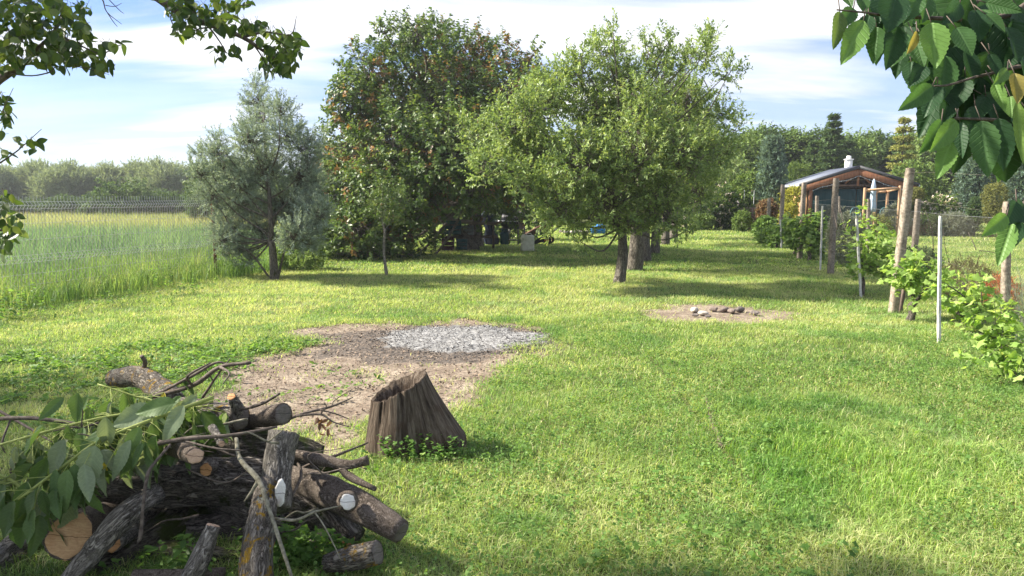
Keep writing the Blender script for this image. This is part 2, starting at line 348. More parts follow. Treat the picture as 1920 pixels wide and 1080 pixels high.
def cut_mat(name, c1, c2, c3, crack=True, rs=150.0):
    m, t = mat(name); p, o = principled(t, 0.75, 0.2)
    a = nd(t, 'ShaderNodeAttribute', attribute_name='tc')
    nz = nd(t, 'ShaderNodeTexNoise'); nz.inputs['Scale'].default_value = 18; nz.inputs['Detail'].default_value = 3; t.links.new(a.outputs['Vector'], nz.inputs['Vector'])
    ln = nd(t, 'ShaderNodeVectorMath', operation='LENGTH'); t.links.new(a.outputs['Vector'], ln.inputs[0])
    ad = nd(t, 'ShaderNodeMath', operation='MULTIPLY_ADD'); ad.inputs[1].default_value = 0.03; t.links.new(nz.outputs['Fac'], ad.inputs[0]); t.links.new(ln.outputs['Value'], ad.inputs[2])
    mu = nd(t, 'ShaderNodeMath', operation='MULTIPLY'); mu.inputs[1].default_value = rs*6.28; t.links.new(ad.outputs[0], mu.inputs[0])
    si = nd(t, 'ShaderNodeMath', operation='SINE'); t.links.new(mu.outputs[0], si.inputs[0])
    v = vec_in(t, (1.2, 7, 1)); n2 = noise(t, v, 26, 5, 0.7)          # saw marks run one way
    c = ramp(t, n2, [(0.3, c1), (0.7, c2)])
    sm = nd(t, 'ShaderNodeMath', operation='MULTIPLY'); sm.inputs[1].default_value = 0.10; t.links.new(rng(t, si.outputs[0], 0.2, 1.0), sm.inputs[0])
    c = mix(t, sm.outputs[0], c, c3)
    n3 = noise(t, vec_in(t, (1, 1, 1)), 9, 5, 0.6); c = mix(t, rng(t, n3, 0.48, 0.75, 0, 0.7), c, c3)
    sx_ = nd(t, 'ShaderNodeSeparateXYZ'); t.links.new(a.outputs['Vector'], sx_.inputs[0])
    q1 = nd(t, 'ShaderNodeMath', operation='MULTIPLY_ADD'); q1.inputs[1].default_value = 0.03; t.links.new(nz.outputs['Fac'], q1.inputs[0]); t.links.new(sx_.outputs[1], q1.inputs[2])
    q2 = nd(t, 'ShaderNodeMath', operation='ABSOLUTE'); t.links.new(rng(t, q1.outputs[0], -0.485, 0.515, -0.5, 0.5), q2.inputs[0])
    c = mix(t, rng(t, q2.outputs[0], 0.0006, 0.0022, 0.8, 0.0), c, tuple(x*0.25 for x in c3))
    nr_ = noise(t, vec_in(t, (1, 1, 1)), 45, 5, 0.7); c = mix(t, rng(t, nr_, 0.52, 0.72, 0, 0.6), c, tuple(x*0.7 for x in c1))
    t.links.new(c, p.inputs['Base Color']); bump(t, p, n2, 0.6, 0.004)
    return m
M['cut_fresh'] = cut_mat('fresh_sawn_wood', (0.42, 0.24, 0.11), (0.62, 0.41, 0.22), (0.33, 0.13, 0.05))
M['cut_orange'] = cut_mat('orange_sawn_wood', (0.42, 0.20, 0.08), (0.62, 0.36, 0.17), (0.26, 0.09, 0.035))
M['cut_old'] = cut_mat('weathered_sawn_wood', (0.10, 0.085, 0.07), (0.20, 0.175, 0.15), (0.06, 0.05, 0.04))
M['cut_white'] = cut_mat('white_painted_cut', (0.70, 0.68, 0.62), (0.86, 0.84, 0.80), (0.42, 0.33, 0.26))
M['cut_pink'] = cut_mat('pale_pinkish_sawn_wood', (0.50, 0.33, 0.22), (0.66, 0.48, 0.34), (0.36, 0.20, 0.12))

def plain(name, c, rough=0.6, var=0.25, scale=12, spec=0.3, metal=0.0, bmp=0.15, attr='obj'):
    return noisy(name, tuple(x*(1-var) for x in c), tuple(min(1, x*(1+var)) for x in c), scale, rough=rough, bmp=bmp, spec=spec, metal=metal, attr=attr)
M['concrete'] = noisy('old_post_concrete', (0.13, 0.11, 0.09), (0.32, 0.27, 0.225), 26, rough=0.95, bmp=0.8, dist=0.006, attr='obj', extra=[((0.11, 0.085, 0.06), 5, 0.52, 0.68)])
M['concrete_pale'] = noisy('pale_post_concrete', (0.19, 0.155, 0.12), (0.39, 0.33, 0.27), 30, rough=0.95, bmp=0.8, dist=0.006, attr='obj', extra=[((0.13, 0.105, 0.08), 9, 0.50, 0.66)])
M['white_stake'] = noisy('white_painted_stake', (0.42, 0.41, 0.38), (0.66, 0.65, 0.62), 30, rough=0.7, bmp=0.3, attr='obj', extra=[((0.22, 0.19, 0.14), 9, 0.55, 0.68)])
M['rust'] = noisy('rusty_steel', (0.07, 0.03, 0.018), (0.22, 0.10, 0.05), 30, rough=0.9, bmp=0.4, attr='obj')
M['wire_brown'] = plain('brownish_wire', (0.32, 0.26, 0.21), 0.7, 0.3)
M['wire'] = plain('galvanised_wire', (0.30, 0.31, 0.30), 0.5, 0.2, metal=0.4)
M['wire_pale'] = plain('pale_zinc_wire', (0.50, 0.52, 0.52), 0.5, 0.15, metal=0.2)
M['wire_rusty'] = plain('dull_brown_wire', (0.12, 0.11, 0.08), 0.7, 0.3)

# ------------------------------------------------------------------ layout of the ground
def P2(*a): return at(*a)[:2]
dirt_poly = [P2(*p) for p in [(575, 612), (700, 604), (880, 600), (1045, 622), (1020, 650), (990, 680), (950, 715), (880, 745), (800, 775), (700, 830), (570, 850), (440, 830), (340, 780), (370, 720), (470, 670), (560, 645)]]
ash_c = P2(868, 633); pit_c = P2(1352, 588)
FEN = lambda Y: -7.4+0.31*(Y-11.1)          # x of the left fence at Y
RF = lambda Y: 6.4+0.295*(Y-9.65)           # x of the right fence
def dirt(x, y):
    d = sdf_poly(x, y, dirt_poly)+(fbm(x*1.6, y*1.6, 3)-0.5)*1.1+(fbm(x*7, y*7, 13)-0.5)*0.5
    m1 = 1-sstep(d, -0.38, 0.22)
    e = np.hypot((x-pit_c[0])/1.12, (y-pit_c[1])/0.92)+(fbm(x*2, y*2, 9)-0.5)*0.5
    m2 = 1-sstep(e+(fbm(x*8, y*8, 14)-0.5)*0.6, 0.50, 1.20)
    return np.maximum(m1, m2)
def ash(x, y):
    e = np.hypot((x-ash_c[0])/1.12, (y-ash_c[1])/1.0)+(fbm(x*3, y*3, 21)-0.5)*0.45
    return 1-sstep(e+(fbm(x*11, y*11, 22)-0.5)*0.35, 0.52, 1.08)
def char(x, y):
    e = np.hypot((x-ash_c[0]+0.28)/1.65, (y-ash_c[1]+0.16)/1.15)+(fbm(x*2.5, y*2.5, 33)-0.5)*0.7
    return 1-sstep(e, 0.65, 1.1)
def thin(x, y):                             # trampled, weedy part left of the fire site
    d = np.hypot((x+3.1)/2.6, (y-6.6)/1.7)
    return (1-sstep(d, 0.55, 1.1))
def lush(x, y):
    c = at(1490, 850); d = np.hypot((x-c[0])/1.15, (y-c[1])/1.1)+(fbm(x*1.0, y*1.0, 4)-0.5)*1.2+(fbm(x*5, y*5, 15)-0.5)*0.5
    return 1-sstep(d, 0.35, 1.25)
def meadow(x, y):                           # 1 beyond the mown edge on the left
    return sstep(-(x-(FEN(y)+0.75+0.35*(fbm(x*0.8, y*0.8, 5)-0.5)*2)), -0.08, 0.12)
def bumpz(x, y): return (fbm(x*0.5, y*0.5, 41)-0.5)*0.05+(fbm(x*3, y*3, 42)-0.5)*0.022

def axis(a, b, st, lo, hi, g=1.18):
    v = list(np.arange(a, b, st)); s_ = st
    while v[-1] < hi: s_ *= g; v.append(v[-1]+s_)
    s_ = st
    while v[0] > lo: s_ *= g; v.insert(0, v[0]-s_)
    return np.array(v)
gx = axis(-5.2, 5.2, 0.045, -700, 700, 1.12); gy = axis(3.0, 12.2, 0.045, -500, 1200, 1.12)
GX, GY = np.meshgrid(gx, gy); Vg = np.stack([GX, GY, np.zeros_like(GX)], -1)
far = sstep(np.hypot(GX, GY), 25, 60)
Vg[..., 2] = bumpz(GX, GY)*(1-far)-0.01
D_, A_, C_ = dirt(GX, GY), ash(GX, GY), char(GX, GY)
Vg[..., 2] += D_*(fbm(GX*14, GY*14, 51)-0.5)*0.02-D_*0.012+A_*(0.035+(fbm(GX*18, GY*18, 52)-0.5)*0.05)
mk = np.stack([D_, A_, C_], -1).reshape(-1, 3)
n_, m_ = GX.shape[1], GX.shape[0]; i = np.arange(m_-1)[:, None]*n_; j = np.arange(n_-1)[None]
Fg = np.stack([i+j, i+j+1, i+n_+j+1, i+n_+j], -1).reshape(-1, 4)
mg, t = mat('garden_soil'); p, o = principled(t, 0.95, 0.1)
av = nd(t, 'ShaderNodeAttribute', attribute_name='tc'); sp_ = nd(t, 'ShaderNodeSeparateXYZ'); t.links.new(av.outputs['Vector'], sp_.inputs[0])
vo = vec_in(t, (1, 1, 1), 'obj'); nA = noise(t, vo, 3.0, 6, 0.62); nB = noise(t, vo, 28, 6, 0.7); nC = noise(t, vo, 0.25, 4); nD = noise(t, vo, 90, 3, 0.7)
green = mix(t, rng(t, nC, 0.4, 0.65), (0.085, 0.105, 0.032), (0.13, 0.15, 0.045)); green = mix(t, rng(t, nB, 0.45, 0.75), green, (0.075, 0.060, 0.033))
soil = ramp(t, nA, [(0.28, (0.145, 0.110, 0.083)), (0.5, (0.25, 0.203, 0.155)), (0.72, (0.39, 0.33, 0.255))])
soil = mix(t, rng(t, nB, 0.46, 0.62, 0, 0.9), soil, (0.105, 0.078, 0.057)); nE = noise(t, vo, 9, 7, 0.72); soil = mix(t, rng(t, nE, 0.50, 0.62, 0, 0.6), soil, (0.14, 0.10, 0.075)); soil = mix(t, rng(t, nD, 0.60, 0.70, 0, 0.6), soil, (0.62, 0.55, 0.44))
charc = mix(t, rng(t, nB, 0.35, 0.65), (0.035, 0.032, 0.03), (0.20, 0.165, 0.135))
ashc = ramp(t, noise(t, vo, 22, 8, 0.75), [(0.38, (0.06, 0.058, 0.056)), (0.48, (0.19, 0.186, 0.18)), (0.64, (0.40, 0.395, 0.388))])
def madd(v, a, b, n_):              # soften a mask with noise
    q = nd(t, 'ShaderNodeMath', operation='MULTIPLY_ADD'); q.inputs[1].default_value = b; t.links.new(n_, q.inputs[0]); t.links.new(v, q.inputs[2])
    return rng(t, q.outputs[0], a, a+0.25)
cg = mix(t, madd(sp_.outputs[0], 0.55, 0.5, nB), green, soil)
cg = mix(t, madd(sp_.outputs[2], 0.70, 0.6, nB), cg, charc)
cg = mix(t, madd(sp_.outputs[1], 0.72, 0.7, nB), cg, ashc)
t.links.new(cg, p.inputs['Base Color']); bump(t, p, nB, 0.8, 0.012)
tag(mesh_np('ground', Vg.reshape(-1, 3), Fg, mg, smooth=True, tcv=mk), None, kind='structure')

# ------------------------------------------------------------------ grass (blades are real geometry)
def blades(x, y, h, w, lean, col, seg=2, z0=None, tipcol=None):
    n = len(x); a = R.rand(n)*2*np.pi; b = a+np.pi/2+R.randn(n)*0.5
    d = np.stack([np.cos(b), np.sin(b), np.zeros(n)], 1); sd_ = np.stack([np.cos(a), np.sin(a), np.zeros(n)], 1)
    z = bumpz(x, y)*(1-sstep(np.hypot(x, y), 25, 60))-0.012 if z0 is None else z0
    P = np.stack([x, y, z], 1); up = np.array([0, 0, 1.0])
    hl = (h*lean)[:, None]
    if seg == 1:
        V = np.stack([P-sd_*w[:, None]/2, P+sd_*w[:, None]/2, P+d*hl+up*h[:, None]], 1)
        f = np.array([[0, 1, 2]]); k = 3
    else:
        mid = P+d*hl*0.35+up*(h*0.6)[:, None]; tip = P+d*hl*1.15+up*(h*(0.98-0.25*np.clip(lean, 0, 1.5)))[:, None]
        V = np.stack([P-sd_*w[:, None]*0.5, P+sd_*w[:, None]*0.5, mid-sd_*w[:, None]*0.42, mid+sd_*w[:, None]*0.42, tip], 1)
        f = np.array([[0, 1, 3], [0, 3, 2], [2, 3, 4]]); k = 5
    Fc = (f[None]+(np.arange(n)*k)[:, None, None]).reshape(-1, 3)
    C = np.repeat(col[:, None], k, 1)
    return V.reshape(-1, 3), Fc, C.reshape(-1, 3)
def join(parts):
    V, Fc, C, k = [], [], [], 0
    for v, f, c in parts: V.append(v); Fc.append(f+k); C.append(c); k += len(v)
    return np.concatenate(V), np.concatenate(Fc), np.concatenate(C)
def pal(v, stops):
    v = np.clip(v, 0, 1); s_ = np.array([a for a, _ in stops]); c = np.array([b for _, b in stops])
    return np.stack([np.interp(v, s_, c[:, k]) for k in range(3)], 1)
GP = [(0, (0.086, 0.165, 0.050)), (0.3, (0.155, 0.255, 0.066)), (0.6, (0.27, 0.385, 0.105)), (0.85, (0.41, 0.485, 0.18)), (1, (0.58, 0.54, 0.33))]
parts = []
for (a, b, dens, w, h, seg) in [(2.0, 3.6, 9500, 0.0034, 0.050, 2), (3.6, 6, 6800, 0.0040, 0.048, 2), (6, 10, 3900, 0.0058, 0.045, 2), (10, 16, 1750, 0.0095, 0.045, 1), (16, 26, 640, 0.017, 0.05, 1), (26, 46, 210, 0.032, 0.06, 1)]:
    xm = 0.74*b+1.3; n = int(2*xm*(b-a)*dens)
    x = R.uniform(-xm, xm, n); y = R.uniform(a, b, n); keep = np.abs(x) < 0.74*y+1.3
    cl = fbm(x*7, y*7, 61); keep &= R.rand(n) < 0.45+0.9*cl
    dd = dirt(x, y); tuft = fbm(x*5, y*5, 65)
    keep &= (R.rand(n) > dd**0.7*np.where((tuft > 0.62)&(char(x, y) < 0.3), 0.80, 0.992+0.007*(char(x, y) > 0.3))); keep &= R.rand(n) > thin(x, y)*0.55*(fbm(x*3, y*3, 66) < 0.55)
    ed = np.abs(x-(at(1345, 780)[0]+(y-at(1345, 780)[1])*0.0-0.02)) # groove of the buried edging
    keep &= ~((y > 3.8) & (y < 7.5) & (np.abs(x-(1.36+0.02*(y-5.5))) < 0.022))
    x, y = x[keep], y[keep]; n = len(x); dd = dd[keep]
    lu = lush(x, y); mdw = meadow(x, y); big = fbm(x*0.55, y*0.55, 71); sm = fbm(x*2.3, y*2.3, 72)
    hh = h*(0.5+0.9*R.rand(n))*(1+0.7*lu)*(0.5+1.0*fbm(x*4, y*4, 75))*(1-0.35*dirt(x, y))
    dry = (fbm(x*1.3, y*1.3, 73) > 0.60)*0.22
    v = 0.50+0.8*(big-0.5)+0.55*(sm-0.5)+0.20*R.randn(n)-0.15*lu+dry*R.rand(n)+0.20*sstep(y, 7.5, 10.5)*(1-0.6*sstep(y, 15, 20))+0.22*dd  # mid-distance band lifted: sunlit lawn brightness put into the blade colour
    dk_ = fbm(x*2.0, y*2.0, 74) > 0.63; v = np.where(R.rand(n) < 0.06, 0.99, np.clip(v, 0, 0.93))
    cl_ = pal(v, GP)*(0.78+0.44*R.rand(n))[:, None]; cl_ = np.where(dk_[:, None], cl_*np.array([0.70, 0.84, 0.78]), cl_); cl_ = cl_*(1-lu[:, None])+cl_*lu[:, None]*np.array([0.86, 1.0, 0.72])
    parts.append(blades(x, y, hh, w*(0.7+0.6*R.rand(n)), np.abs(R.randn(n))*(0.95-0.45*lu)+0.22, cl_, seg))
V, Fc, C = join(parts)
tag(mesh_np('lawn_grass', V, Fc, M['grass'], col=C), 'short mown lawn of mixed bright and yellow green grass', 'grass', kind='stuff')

# tall grass, reeds and meadow beyond the mown edge on the left
def field(n, x0, x1, y0, y1, cond, h, w, lean, cols, vv, seg=2):
    x = R.uniform(x0, x1, n); y = R.uniform(y0, y1, n); k = cond(x, y)&(np.abs(x) < 0.76*y+2.5); x, y = x[k], y[k]; n = len(x)
    v = vv(x, y)+0.16*R.randn(n)
    return blades(x, y, h*(0.45+0.5*R.rand(n)+0.6*fbm(x*1.7, y*1.7, 88)), w*(0.7+0.6*R.rand(n)), np.abs(R.randn(n))*lean+0.05, pal(v, cols), seg)
TG = [(0, (0.10, 0.19, 0.065)), (0.4, (0.16, 0.26, 0.075)), (0.75, (0.26, 0.35, 0.12)), (1, (0.44, 0.42, 0.22))]
RP = [(0, (0.085, 0.155, 0.105)), (0.5, (0.16, 0.26, 0.15)), (1, (0.29, 0.38, 0.18))]
MG = [(0, (0.19, 0.26, 0.11)), (0.5, (0.30, 0.33, 0.16)), (1, (0.42, 0.38, 0.24))]
V, Fc, C = join([
    field(60000, -11, -4, 7.5, 18, lambda x, y: (meadow(x, y) > 0.5)&(x > FEN(y)-0.6)&(fbm(x*3, y*3, 83) > 0.42), 0.36, 0.008, 0.5, TG, lambda x, y: 0.40+1.3*(fbm(x*2.2, y*2.2, 81)-0.5)),
    field(60000, -14, -3, 9, 20, lambda x, y: (x < FEN(y)-0.1)&(x > FEN(y)-2.2), 0.52, 0.009, 0.35, TG, lambda x, y: 0.42+1.4*(fbm(x*2.2, y*2.2, 82)-0.5))])
tag(mesh_np('tall_grass', V, Fc, M['grass'], col=C), 'tall yellow green grass along the left wire fence', 'grass', kind='stuff')
V, Fc, C = join([
    field(75000, -26, -4, 11, 25, lambda x, y: (x < FEN(y)-1.2)&(fbm(x*0.9, y*0.9, 91) > 0.36)&(R.rand(len(x)) < 0.25+1.1*fbm(x*0.5, y*0.5, 92)), 0.74, 0.016, 0.22, RP, lambda x, y: 0.42+1.0*(fbm(x*0.6, y*0.6, 84)-0.5), 2)])
tag(mesh_np('reeds', V, Fc, M['grass'], col=C), 'blue green reeds standing behind the left fence', 'reeds', kind='stuff')
V, Fc, C = join([
    field(110000, -75, -6, 20, 85, lambda x, y: (x < FEN(y)-3), 0.50, 0.04, 0.3, MG, lambda x, y: 0.5+0.9*(fbm(x*0.15, y*0.3, 85)-0.5), 1)])
tag(mesh_np('meadow', V, Fc, M['grass'], col=C), 'straw tinted meadow between the reeds and the far willows', 'meadow', kind='stuff')

# ------------------------------------------------------------------ leaves
def basis(d, n):
    d = nrm(d); x = nrm(np.cross(d, n)); z = np.cross(x, d); return np.stack([x, d, z], -1)   # columns
LEAF4 = (np.array([[0, 0, 0], [-0.5, 0.45, 0.09], [0, 1, -0.05], [0.5, 0.45, 0.09]]), np.array([[0, 3, 2], [0, 2, 1]]))
LEAF6 = (np.array([[0, 0, 0], [-0.42, 0.28, 0.07], [-0.40, 0.68, 0.05], [0, 1.0, -0.08], [0.40, 0.68, 0.05], [0.42, 0.28, 0.07], [0, 0.5, -0.03]]),
         np.array([[0, 5, 6], [5, 4, 6], [4, 3, 6], [3, 2, 6], [2, 1, 6], [1, 0, 6]]))
def stamp(tpl, P, B, ln, wd):
    tv, tf = tpl; n = len(P)
    q = tv[None]*np.stack([wd, ln, ln], 1)[:, None]
    V = np.einsum('nij,nkj->nki', B, q)+P[:, None]
    return V.reshape(-1, 3), (tf[None]+(np.arange(n)*len(tv))[:, None, None]).reshape(-1, 3)
def rsph(n):
    v = R.randn(n, 3); return nrm(v)
def sticks(P0, P1, r0, r1):
    n = len(P0); T = nrm(P1-P0); U = nrm(np.cross(T, np.array([0.3, 0.2, 0.9]))); W_ = np.cross(T, U); vs = []
    for k in range(3):
        a = k*2.0944; o_ = U*math.cos(a)+W_*math.sin(a); vs.append(P0+o_*np.reshape(r0, (-1, 1)))
    for k in range(3):
        a = k*2.0944; o_ = U*math.cos(a)+W_*math.sin(a); vs.append(P1+o_*np.reshape(r1, (-1, 1)))
    V = np.stack(vs, 1).reshape(-1, 3); f = np.array([[0, 1, 4, 3], [1, 2, 5, 4], [2, 0, 3, 5]])
    return V, (f[None]+(np.arange(n)*6)[:, None, None]).reshape(-1, 4)
# one crown: shoots scattered over a set of clumps, leaves set along each shoot
def crown(clumps, shoots, per, L, ln, wd, cols, tpl=LEAF4, up=0.5, shell=0.35, spread=0.9, droop=0.0, red=None, vfun=None, follow=0.45):
    cs = np.array([c[0] for c in clumps]); rs = np.array([np.ones(3)*c[1] if np.ndim(c[1]) == 0 else c[1] for c in clumps], float)
    wt = rs.prod(1)**(2/3); k = R.choice(len(cs), shoots, p=wt/wt.sum())
    u = rsph(shoots); rad = shell+(1-shell)*R.rand(shoots)**0.6
    rad *= 1+0.22*R.randn(shoots)*0.6
    P = cs[k]+u*rs[k]*rad[:, None]
    d = nrm(u*0.75+np.array([0, 0, up])+R.randn(shoots, 3)*0.35); Ls = L*(0.6+0.8*R.rand(shoots))
    t_ = (np.arange(per)+0.5)/per
    base = P[:, None]+d[:, None]*(t_[None]*Ls[:, None])[..., None]
    n = shoots*per; base = base.reshape(-1, 3)+R.randn(n, 3)*0.006; dd = np.repeat(d, per, 0)
    rp = rsph(n); rp = nrm(rp-dd*(rp*dd).sum(1, keepdims=True))
    ld = nrm(rp*spread+dd*follow+np.array([0, 0, -droop])+R.randn(n, 3)*0.15)
    nn = nrm(np.array([0, 0, 0.9])+dd*0.4+R.randn(n, 3)*0.55)
    sz = 0.65+0.6*R.rand(n)
    V, Fc = stamp(tpl, base, basis(ld, nn), ln*sz, wd*sz)
    sv = np.repeat(R.rand(shoots), per)
    v = 0.5+0.42*(sv-0.5)+0.15*R.randn(n)
    if vfun is not None: v = v+vfun(base)
    col = pal(v, cols)*(0.85+0.3*R.rand(n))[:, None]
    if red is not None:
        rr = np.repeat(R.rand(shoots) < red[0](P), per)&(R.rand(n) < 0.8); rc = np.array(red[1])*(0.6+0.8*R.rand(n))[:, None]; col = np.where(rr[:, None], rc, col)
    return V, Fc, np.repeat(col, len(tpl[0]), 0), (P, d, Ls, k)
def limbs(mb, base, trunk_top, clumps, r, shoots=None, trunk_pts=None, frac=0.5, seed=1):
    base = np.asarray(base, float); tt = np.asarray(trunk_top, float)
    tp = trunk_pts if trunk_pts is not None else [base+[0, 0, -0.08], base*0.5+tt*0.5+R.randn(3)*[0.04, 0.04, 0], tt]
    rr = [r*1.35, r, r*0.85] if trunk_pts is None else [r*1.3]+[r]*(len(tp)-2)+[r*0.8]
    mb.tube(tp, rr, 14, 0.14, seed, sub=6, amp2=0.10)
    call = np.array([c[0] for c in clumps]); zt = call[:, 2].max(); cen = call.mean(0)
    tops4 = call[np.argsort(-call[:, 2])[:4]].mean(0); lead = np.array([*(0.5*tops4[:2]+0.5*cen[:2]), tt[2]+(zt-tt[2])*0.80])
    lm = (tt+lead)/2+np.array([0.06, 0.03, 0])*(zt-tt[2])*R.randn(3); mb.tube([tt-[0, 0, 0.1], lm, lead], [r*0.75, r*0.42, r*0.12], 9, 0.12, seed, sub=5)
    for c in clumps:
        cc_ = np.asarray(c[0]); hd = np.linalg.norm(cc_[:2]-lead[:2]); q_ = np.clip((cc_[2]-0.75*hd-0.3-tt[2])/max(0.1, lead[2]-tt[2]), 0, 1)*0.97
        a = (1-q_)**2*tt+2*q_*(1-q_)*lm+q_*q_*lead
        ln = np.linalg.norm(cc_-a); md = a*0.45+cc_*0.55+np.array([0, 0, -0.10*ln])+R.randn(3)*0.06*ln
        mb.tube([a, md, cc_], [r*0.30, r*0.17, r*0.07], 6, 0.1, seed, sub=4, cap=False)
    if shoots is not None:
        P, d, Ls, k = shoots; cs = np.array([c[0] for c in clumps]); sel = R.rand(len(P)) < frac
        b = P[sel]; a = cs[k][sel]; a = a+(b-a)*R.uniform(0.0, 0.55, len(a))[:, None]+R.randn(len(a), 3)*0.28*np.linalg.norm(b-a, axis=1)[:, None]; mid = (a+b)/2+R.randn(sel.sum(), 3)*0.08*np.linalg.norm(b-a, axis=1)[:, None]
        for (p0, p1, q0, q1) in ((a, mid, 0.10, 0.06), (mid, b, 0.06, 0.03)):
            V, Fc = sticks(p0, p1, r*q0, r*q1); mb.add(V, Fc, V)
        V, Fc = sticks(P, P+d*Ls[:, None], r*0.03, r*0.01); mb.add(V, Fc, V)
def make_tree(name, label, cat, base, clumps, trunk_top, r, shoots, per, L, ln, wd, cols, group=None, leafm='leaf', barkm='bark_tree', frac=0.5, trunks=None, vary=None, **kw):
    base = np.asarray(base, float); t_ = thing(name, base, label, cat, group)
    V, Fc, C, sh = crown(clumps, shoots, per, L, ln, wd, cols, **kw)
    mesh_np('foliage', V-base, Fc, M[leafm], t_, col=C)
    mb = MB(); limbs(mb, base, trunk_top, clumps, r, sh, frac=frac)
    if trunks:
        for tp, tr_ in trunks: mb.tube(tp, tr_, 12, 0.15, 3, sub=5, amp2=0.1)
    o_ = mb.build('trunk', M[barkm], t_, smooth=True)
    me = o_.data; co = np.empty(len(me.vertices)*3, np.float32); me.vertices.foreach_get('co', co); co = co.reshape(-1, 3)-base.astype(np.float32); me.vertices.foreach_set('co', co.ravel()); me.update()
    return t_
def pxclumps(spec, Y, spread, seed=1, sy=1.0):
    r_ = np.random.RandomState(seed); out = []
    for s_ in spec:
        px, py, rp = s_[:3]; yo = s_[3] if len(s_) > 3 else r_.uniform(-spread, spread)
        rm = rp/pm(Y+yo); out.append((atd(px, py, Y+yo), np.array([rm, max(rm, 0.0)*1.15, rm])))
    return out
APP = [(0, (0.10, 0.165, 0.058)), (0.4, (0.19, 0.275, 0.095)), (0.75, (0.31, 0.395, 0.15)), (1, (0.46, 0.50, 0.22))]
PLM = [(0, (0.045, 0.090, 0.028)), (0.4, (0.085, 0.145, 0.040)), (0.75, (0.16, 0.225, 0.07)), (1, (0.29, 0.32, 0.12))]
BUCK = [(0, (0.16, 0.21, 0.18)), (0.4, (0.25, 0.32, 0.28)), (0.75, (0.35, 0.42, 0.37)), (1, (0.47, 0.53, 0.47))]

# front apple tree
ap = at(1160, 530)
spec = [(1135, 100, 32), (1150, 70, 14), (1085, 145, 45), (1165, 150, 45), (1245, 125, 34), (1250, 85, 14), (1318, 105, 32), (1330, 75, 14), (1362, 140, 20), (1030, 195, 52), (1018, 178, 40), (1055, 160, 42), (990, 215, 44), (1110, 215, 60), (1200, 205, 62),
        (1290, 195, 52), (1350, 215, 30), (960, 240, 52), (895, 262, 30), (915, 315, 42), (1000, 295, 64), (1090, 305, 70, -1.3), (1190, 295, 70, -1.4), (1280, 295, 62), (1340, 285, 42), (985, 345, 34), (1045, 380, 56, -1.1),
        (1140, 375, 60, -1.2), (1230, 372, 56), (1305, 362, 40), (1035, 410, 27), (1080, 425, 24, -0.8), (1185, 420, 26, -0.7), (1250, 415, 34), (1090, 455, 15, -0.9), (1290, 432, 16)]
spec = [((a_[0], a_[1], a_[2]*(0.74 if a_[1] < 230 else 0.88))+tuple(a_[3:])) for a_ in spec]; cl = pxclumps(spec, ap[1], 1.5, 2)
for c in cl: c[1][1] *= 0.9
for (px, py, hh_) in [(1148, 75, .35), (1088, 118, .3), (1058, 135, .3), (1215, 100, .3), (1248, 88, .35), (1330, 85, .4), (1372, 130, .25), (1005, 165, .3), (875, 245, .25), (1120, 90, .25), (1300, 100, .3), (970, 185, .3), (1385, 235, .2)]:
    cl.append((atd(px, py, ap[1]+R.uniform(-0.6, 0.6)), np.array([0.11, 0.11, hh_])))
make_tree('apple_tree', 'large pale green apple tree standing frontmost of the row with its short trunk bare', 'tree', ap, cl, ap+[0.03, 0, 1.05], 0.092, 3500, 17, 0.26, 0.070, 0.029, APP, 'apple trees in a row', barkm='bark_tree', frac=0.6, tpl=LEAF6, shell=0.25, up=0.62, spread=0.8, follow=0.6)
# the row behind it
def std_tree(name, label, cat, base, H, Rr, r, shoots, per, L, ln, wd, cols, group=None, ncl=14, low=0.35, seed=0, **kw):
    rs_ = np.random.RandomState(seed); cl = []
    for i_ in range(ncl):
        a = i_*2.4+rs_.rand(); zz_ = low+(0.97-low)*(i_+0.5)/ncl; rr = Rr*math.sqrt(max(0.05, 1-((zz_-low)/(1-low)*1.55-0.55)**2))*0.62
        cl.append((np.asarray(base)+[math.cos(a)*rr, math.sin(a)*rr, zz_*H], np.ones(3)*Rr*(0.40+0.14*rs_.rand())))
    return make_tree(name, label, cat, base, cl, np.asarray(base)+[0, 0, H*low*0.85], r, shoots, per, L, ln, wd, cols, group, **kw)
rowx = lambda Y: ap[0]+0.285*(Y-ap[1])
ords = {16.3: 'second apple tree of the row with a fat hollow grey trunk', 18.6: 'third apple tree of the row half hidden behind the hollow trunk', 21.2: 'fourth apple tree of the row with a dark narrow trunk', 25: 'fifth apple tree of the row seen past the fourth trunk', 29: 'rearmost apple tree of the row near the lawn end'}
for i_, (Y, lb) in enumerate(ords.items()):
    H = [4.3, 4.0, 4.0, 4.4, 4.6][i_]
    std_tree('apple_tree', lb, 'tree', (rowx(Y), Y, 0), H, 1.75, [0.145, 0.13, 0.11, 0.12, 0.13][i_], [1300, 1100, 1000, 900, 900][i_], 13, 0.3, 0.075, 0.034, APP, 'apple trees in a row', low=0.43, seed=i_+3, barkm='bark_tree', frac=0.4)

